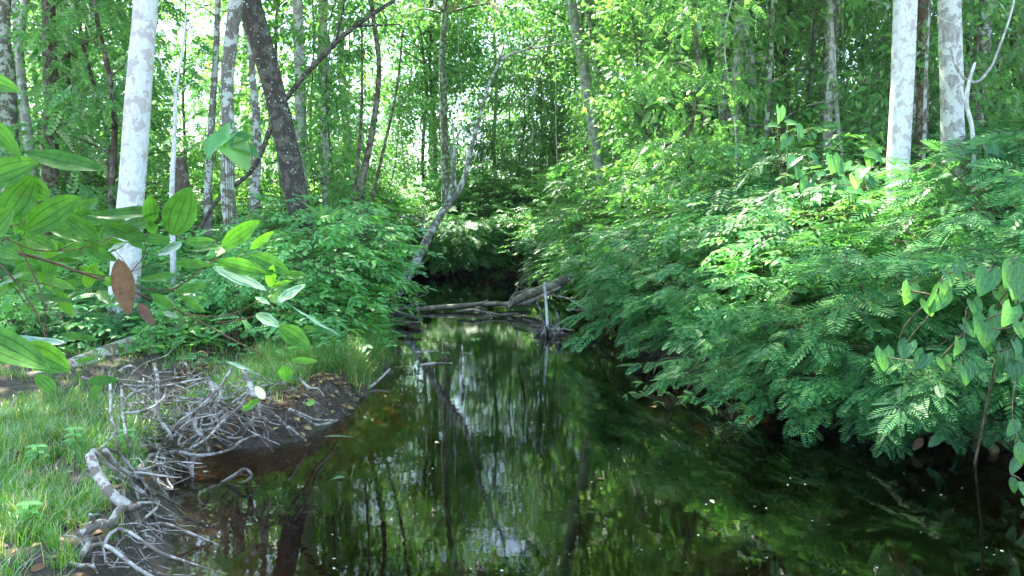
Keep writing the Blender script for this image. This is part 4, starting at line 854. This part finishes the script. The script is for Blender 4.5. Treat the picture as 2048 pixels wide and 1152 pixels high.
root = empty('strap_leaf_plant', b, 'rosette of long arching strap leaves right of the leaning trunk', 'plant'); mf = MB(); ms_ = MB(); hub = P(650, 455, 12.6); tube(ms_, [b, (b+hub)/2, hub], [.025, .03, .05], 8, 4, .3)
for i in range(16):
    a = i*.85; l = .42+.22*rng.random(); d = np.array([[math.cos(a), math.sin(a)*.7, 1.0+.5*rng.random()]])
    V, F = spread(leaf_oval(.15, .02, .45, 8), frames(d, np.array([[-math.cos(a), -math.sin(a), .8]])), hub[None], np.array([l])); mf.add(V, F)
ms_.build('stem', M['brown_bark'], root, offset=b); mf.build('foliage', M['under'], root, smooth=False, offset=b)
b = P(1575, 420, 12.8); b[2] = H(b[0], b[1])
big_plant('broad_leaf_plant', b, [(1561, 232, 12.6, 30, (.1, -.2, -1)), (1588, 246, 12.6, 24, (1, -.2, .1)), (1600, 268, 12.4, 34, (.2, -.4, -.9)), (1570, 285, 12.4, 28, (-.5, -.4, -.7)), (1545, 250, 12.6, 26, (-.7, -.3, .1))], 'heart', 'plant with large upright broad leaves above the right bushes', leaf=LH)
for j, (cx, cyy, Yd) in enumerate([(1625, 330, 11.2), (1720, 370, 10.5), (1980, 300, 11), (1700, 340, 11.2)]):
    b = P(cx, cyy+90, Yd+.5); b[2] = H(b[0], b[1])
    big_plant('broad_leaf_plant', b, [(cx+rng.normal(0, 28), cyy+rng.normal(0, 18), Yd, 26+12*rng.random(), (rng.normal(), -.4, rng.normal(-.3, .4))) for q in range(6)], 'heart' if j != 1 else 'light',
              ['dark glossy broad-leaved plant left of the white right trunk base', 'light green broad-leaved plant among the feathery fronds below the white trunk', 'broad-leaved plant at the right edge below the liana', 'broad-leaved plant just under the foot of the white right trunk'][j], leaf=LH)
for px, py, Yd, lb in ((1340, 790, 9.6, 'small bright plant sprouting from the water left of the long fern sprays'), (1450, 815, 9.0, 'fern-leaved seedling standing over the dark water'), (875, 690, 13.3, 'small broad-leaved shoot standing in the creek near the grassy point')):
    b = G(px+10, py+30, -.02); root = empty('water_plant', b, lb, 'plant'); mf = MB(); ms_ = MB(); b = np.array(b); m = 9
    for q in range(m):
        e = P(px+rng.normal(0, 30), py+rng.normal(0, 14), b[1]+rng.normal(0, .15)); d = np.array([[e[0]-b[0], rng.normal(0, .3)-.2, .1]]); V, F = spread(sprig(LPS if m and px != 875 else LO, 4, .1, .11, q), frames(d, np.array([[0, -.3, 1.]])+rvec(1, .2)), e[None], np.array([1.0])); mf.add(V, F)
        tube(ms_, [b, (b+e)/2+np.array([0, 0, .04]), e], .003, 4, 3)
    ms_.build('stem', M['stem'], root, offset=b); mf.build('foliage', M['fern_young'], root, smooth=False, offset=b)

# ------------------------------------------------------------------ the leafy branch close to the camera, upper left
LV = leaf_oval(.5, .05, .16, 10)
def big_leaf(bx, by, tx, ty, w_, Yb=1.5, dY=0.0, roll=None, nz=.35):
    """one large three-veined leaf from its base to its tip (photo pixels), real distance about Yb"""
    a = P(bx, by, Yb); b = P(tx, ty, Yb+dY); x = b-a; L = np.linalg.norm(x); view = -a+np.array([0, 0, 2.0]); view /= np.linalg.norm(view)
    z = view*.9+np.array([0, 0, nz])+rng.normal(0, .18, 3)
    Wd = w_*Yb/FPX; n = 12; t = np.linspace(0, 1, n+1); hw = Wd/2*np.sin(PI*t**.85)**.75; hw[0] = .0008; hw[-1] = .0002
    Fm = frames(x[None], z[None])[0]; V = []; UV = []; F = []
    for i, tt in enumerate(t):
        for j, v in enumerate((-1, -.5, 0, .5, 1)):
            V.append(a+Fm@np.array([tt*L, v*hw[i], (abs(v)*.22*hw[i])-.10*L*(tt-.0)*(tt-1)*-1*.8+.0012*math.sin(tt*14+v*3)*abs(v)])); UV.append((tt, v))
    for i in range(n):
        for j in range(4): k = i*5+j; F.append([k, k+5, k+6, k+1])
    return np.array(V), np.array(F), np.array(UV)
rng = np.random.default_rng(21)
fb = empty('leafy_branch', (-1.75, 1.5, 0), 'leafy branch with large three-veined leaves reaching in from the left edge', 'branch'); fo = np.array([-1.75, 1.5, 0.]); fb.location[2] = H(-1.75, 1.5); fo[2] = fb.location[2]
ST = [([(-350, 300), (-50, 340), (130, 370), (310, 420), (450, 470), (680, 550), (850, 620), (1060, 710), (1280, 830), (1430, 910), (1540, 980), (1575, 1050)], [22, 20, 19, 17, 15, 13, 11, 10, 9, 8, 6, 4], 1.55),
      ([(-80, 215), (100, 310), (200, 345), (330, 350), (520, 325), (690, 250)], [9, 9, 8, 7, 6, 4], 1.5), ([(-30, 400), (100, 540), (170, 640), (230, 760), (270, 880)], [14, 12, 11, 10, 8], 1.45), ([(110, 320), (190, 480), (240, 600), (265, 750), (268, 880)], [9, 9, 8, 7, 6], 1.4),
      ([(450, 470), (600, 520), (720, 540), (850, 570), (980, 575), (1080, 520), (1170, 450), (1250, 400), (1330, 395), (1440, 370)], [8, 8, 8, 8, 8, 7, 7, 6, 5, 4], 1.6), ([(1060, 710), (1200, 730), (1300, 722), (1400, 690), (1480, 640), (1530, 595), (1560, 555)], [7, 7, 7, 6, 6, 5, 4], 1.65),
      ([(1250, 765), (1400, 745), (1540, 692), (1590, 648)], [6, 6, 5, 4], 1.65), ([(1540, 692), (1640, 700), (1700, 715)], [4, 3, 3], 1.65), ([(680, 550), (765, 460), (840, 350), (830, 285)], [8, 7, 5, 4], 1.55), ([(0, 505), (200, 530), (400, 572), (560, 570)], [6, 6, 5, 4], 1.5),
      ([(1430, 910), (1520, 880), (1620, 840)], [4, 4, 3], 1.65), ([(860, 655), (862, 850), (872, 980), (900, 1100), (910, 1180)], [5, 5, 5, 4, 3], 1.6), ([(330, 350), (450, 300), (575, 290)], [6, 5, 4], 1.5), ([(830, 250), (960, 240), (1060, 285), (1240, 300), (1290, 320)], [6, 6, 6, 5, 4], 1.6),
      ([(100, 300), (145, 240), (145, 170)], [6, 5, 4], 1.5), ([(-60, 205), (90, 200), (180, 175), (230, 110)], [5, 5, 4, 3], 1.45), ([(450, 470), (640, 495), (760, 470), (870, 420)], [7, 6, 5, 3], 1.58), ([(620, 300), (690, 380), (750, 460)], [5, 4, 4], 1.56), ([(-60, 480), (60, 540), (200, 700), (420, 715), (560, 690), (660, 640)], [7, 6, 5, 5, 4, 3], 1.5)]
mb = MB()
for L, ws, Yd in ST: tube(mb, [P(*C4(x, y), Yd+.12*max(0, x)/1700) for x, y in L], [w_*.3472*Yd/FPX/2 for w_ in ws], 7, 5, .08, L[0][1])
tube(mb, [P(562, 757, 1.67), P(565, 783, 1.67), P(583, 811, 1.67), P(594, 826, 1.67)], [.0016, .0015, .0015, .0012], 6, 4)
tube(mb, [P(594, 826, 1.67), P(606, 812, 1.67), P(612, 806, 1.67)], [.0012, .001, .0008], 6, 3)
e0 = P(*C4(-350, 300), 1.55)
tube(mb, [fo+np.array([0, 0, -.1]), fo+np.array([0.05, 0, .7]), fo*.4+e0*.6+np.array([-.15, 0, .1]), e0], [.022, .018, .014, .0085], 9, 5, .05)
mb.build('stem', M['red_stem'], fb, offset=fo)
LVS = [(150, 235, 40, 50, 110), (150, 235, 470, 45, 115), (570, 295, 345, 130, 120), (930, 118, 495, 150, 95), (885, 175, 580, 268, 115), (850, 290, 578, 192, 95), (990, 262, 1092, -20, 185), (870, 195, 862, 25, 92), (1275, 332, 1498, 172, 105), (1250, 405, 1575, 485, 95), (1430, 372, 1672, 480, 115),
       (1552, 560, 1572, 430, 60), (1640, 490, 1768, 492, 62), (1585, 652, 1592, 568, 85), (1610, 782, 1788, 908, 112), (1735, 805, 1822, 800, 48), (1680, 978, 1832, 988, 42), (1640, 1010, 1652, 1102, 80), (830, 282, 985, 290, 72), (1210, 430, 1005, 420, 55), (1012, 490, 790, 520, 58), (1000, 592, 1195, 545, 68),
       (1040, 610, 1180, 700, 52), (150, 270, 320, 345, 100), (260, 215, 490, 305, 42), (0, 540, 140, 480, 60), (280, 515, 432, 570, 50), (600, 545, 690, 500, 56), (350, 830, 562, 858, 46), (430, 985, 562, 968, 30), (500, 1100, 690, 1095, 62), (1290, 320, 1080, 350, 40), (1290, 322, 1250, 385, 60), (900, 250, 840, 170, 60),
       (560, 575, 640, 660, 60), (720, 255, 830, 340, 60), (1440, 340, 1580, 235, 50), (-60, 330, 120, 395, 80), (-80, 620, 60, 560, 60), (640, 640, 790, 560, 50), (870, 600, 1000, 680, 60), (1060, 300, 1240, 290, 55), (530, 330, 640, 400, 55), (40, 560, 180, 470, 60), (220, 640, 110, 700, 50), (1560, 560, 1690, 520, 40)]
mb = MB()
for bx, by, tx, ty, w_ in LVS:
    p0, p1 = C4(bx, by), C4(tx, ty); V, F, U = big_leaf(*p0, *p1, w_*.3472, 1.5+.12*max(0, bx)/1700, rng.normal(0, .02)); mb.add(V, F, U)
for bx, by, tx, ty, w_, Yd in [(-60, 150, 40, 182, 42, 1.4), (50, 305, 215, 340, 44, 1.45), (-40, 225, 42, 314, 36, 1.4), (-40, 365, 78, 322, 62, 1.4), (-30, 480, 30, 415, 50, 1.4), (10, 442, 68, 352, 60, 1.42), (50, 463, 162, 392, 62, 1.45), (100, 395, 8, 350, 50, 1.45), (200, 770, 178, 800, 16, 1.6), (110, 785, 70, 748, 30, 1.55),
                             (40, 690, 142, 742, 58, 1.2), (-60, 655, 100, 738, 62, 1.15), (-70, 700, 60, 720, 40, 1.2), (518, 799, 482, 822, 17, 1.66), (612, 806, 632, 805, 15, 1.66)]:
    V, F, U = big_leaf(bx, by, tx, ty, w_, Yd, rng.normal(0, .02)); mb.add(V, F, U)
for q in range(46):                     # the rest of the leaves that crowd the left part of the branch
    bx, by = rng.uniform(-60, 620), rng.uniform(120, 620); a = rng.normal(-.4, .9); l = rng.uniform(120, 250)
    V, F, U = big_leaf(*C4(bx, by), *C4(bx+l*math.cos(a), by+l*math.sin(a)*.7), rng.uniform(45, 100)*.3472, 1.62+.2*rng.random(), rng.normal(0, .04)); mb.add(V, F, U)
mb.build('foliage', M['front'], fb, uv=True, offset=fo)
for bx, by, tx, ty, w_ in [(1225, 440, 1537, 578, 100), (1590, 645, 1762, 545, 85), (1475, 712, 1612, 790, 88), (1050, 312, 905, 375, 90), (1470, 615, 1560, 660, 40), (1690, 675, 1965, 842, 26), (-60, 865, 385, 880, 95), (620, 350, 740, 300, 70), (1300, 985, 1450, 1040, 30), (1025, 735, 935, 700, 46)]:
    mb = MB(); p0, p1 = C4(bx, by), C4(tx, ty); V, F, U = big_leaf(*p0, *p1, w_*.3472, (1.58 if bx > 500 else 1.25), .0, nz=1.2); mb.add(V, F, U)
    tag(mb.build('pale_leaf', M['front_pale'], fb, uv=True, offset=fo), 'leaf showing its pale side')
for bx, by, tx, ty, w_ in [(682, 395, 742, 725, 125), (795, 650, 890, 785, 62)]:
    mb = MB(); p0, p1 = C4(bx, by), C4(tx, ty); V, F, U = big_leaf(*p0, *p1, w_*.3472, 1.5, 0, nz=.1); mb.add(V, F, U)
    tag(mb.build('dead_leaf', M['dead'], fb, uv=True, offset=fo), 'brown withered leaf hanging down')
mb = MB(); V, F, U = big_leaf(529, 798, 510, 772, 18, 1.66, 0); mb.add(V, F, U)
tag(mb.build('young_leaf', M['petal'], fb, uv=True, offset=fo), 'whitish young leaf at the branch tip')

# ---- lianas and small things of the background
rng = np.random.default_rng(66)
for i in range(16):
    px = rng.uniform(620, 1760); Yd = rng.uniform(17, 28) if px > 1250 or px < 760 else rng.uniform(37, 44); a = P(px, rng.uniform(330, 420), Yd); b = P(px+rng.normal(0, 40), -90, Yd); mb = MB()
    tube(mb, [a, a*.7+b*.3+rvec(1, .15)[0], a*.35+b*.65+rvec(1, .2)[0], b], [.016, .018, .016, .014], 5, 5, .05)
    o = mb.build('liana', M['pale_bark' if i % 2 else 'brown_bark'], offset=a); o.location = a; tag(o, where(px, Yd, 'pale thin liana' if i % 2 else 'brown thin liana'), 'vine')
b = P(925, -105, 26); root = empty('dry_frond_bunch', b, 'bunch of dry cream-coloured fronds hanging at the top centre', 'dead fronds'); mf = MB(); n = 420
d = rvec(n)+np.array([-.5, 0, -1.1]); c = np.repeat([b], n, 0)*0+rvec(n, .45)*np.array([1.6, .8, 1]); c[:, 2] -= .5
V, F = spread(LN, frames(d, rvec(n)), c, .3+.5*rng.random(n)); V = V; mf.add(V, F); mf.build('fronds', M['straw'], root)
ms_ = MB(); tube(ms_, [np.array([.3, 0, 1.2]), np.array([0, 0, 0.]), np.array([-.8, 0, -.9])], [.03, .025, .01], 6, 4); ms_.build('stem', M['brown_bark'], root)
for k, (px, py, ht, lb) in enumerate([(150, 860, .16, 'two-tiered light green seedling in the grass at the far left'), (75, 885, .12, 'low broad-leaved seedling in the grass at the left edge'), (255, 850, .12, 'small seedling beside the broken pale stick'), (60, 1010, .12, 'small seedling in the long grass of the lower left corner'), (700, 650, .3, 'broad-leaved seedling at the grassy point')]):
    f = onground(px, py+45, .3); root = empty('seedling', f, lb, 'plant'); mf = MB(); ms_ = MB(); tube(ms_, [np.array([0, 0, -.03]), np.array([.01, 0, ht*.6]), np.array([0, 0, ht*1.1])], .003, 5, 3)
    for h in (.55, .85, 1.1):
        for q in range(4):
            a = q*PI/2+h*3; dd = np.array([[math.cos(a), math.sin(a), .15]]); addleaf(mf, LC, frames(dd, np.array([[0, -.3, 1.]])), np.array([[0, 0, ht*h]]), np.array([.085*(1.3-.4*h)]))
    ms_.build('stem', M['stem'], root); mf.build('foliage', M['light'], root)
# ------------------------------------------------------------------ faint scattering volume, added for a veiling glow and lifted background darks
V = np.array([[x, y, z] for z in (-4, 46) for y in (-12, 112) for x in (-110, 110)]); mb = MB()
mb.add(V, np.array([[0, 2, 3, 1], [4, 5, 7, 6], [0, 1, 5, 4], [2, 6, 7, 3], [0, 4, 6, 2], [1, 3, 7, 5]]))
m, nt = newmat('added_haze'); pv = N(nt, 'ShaderNodeVolumePrincipled'); pv.inputs['Color'].default_value = (.95, 1, .93, 1); pv.inputs['Density'].default_value = .0004; pv.inputs['Anisotropy'].default_value = .3
nt.links.new(pv.outputs[0], N(nt, 'ShaderNodeOutputMaterial').inputs[1])
tag(mb.build('added_haze', m, smooth='flat'), kind='stuff')
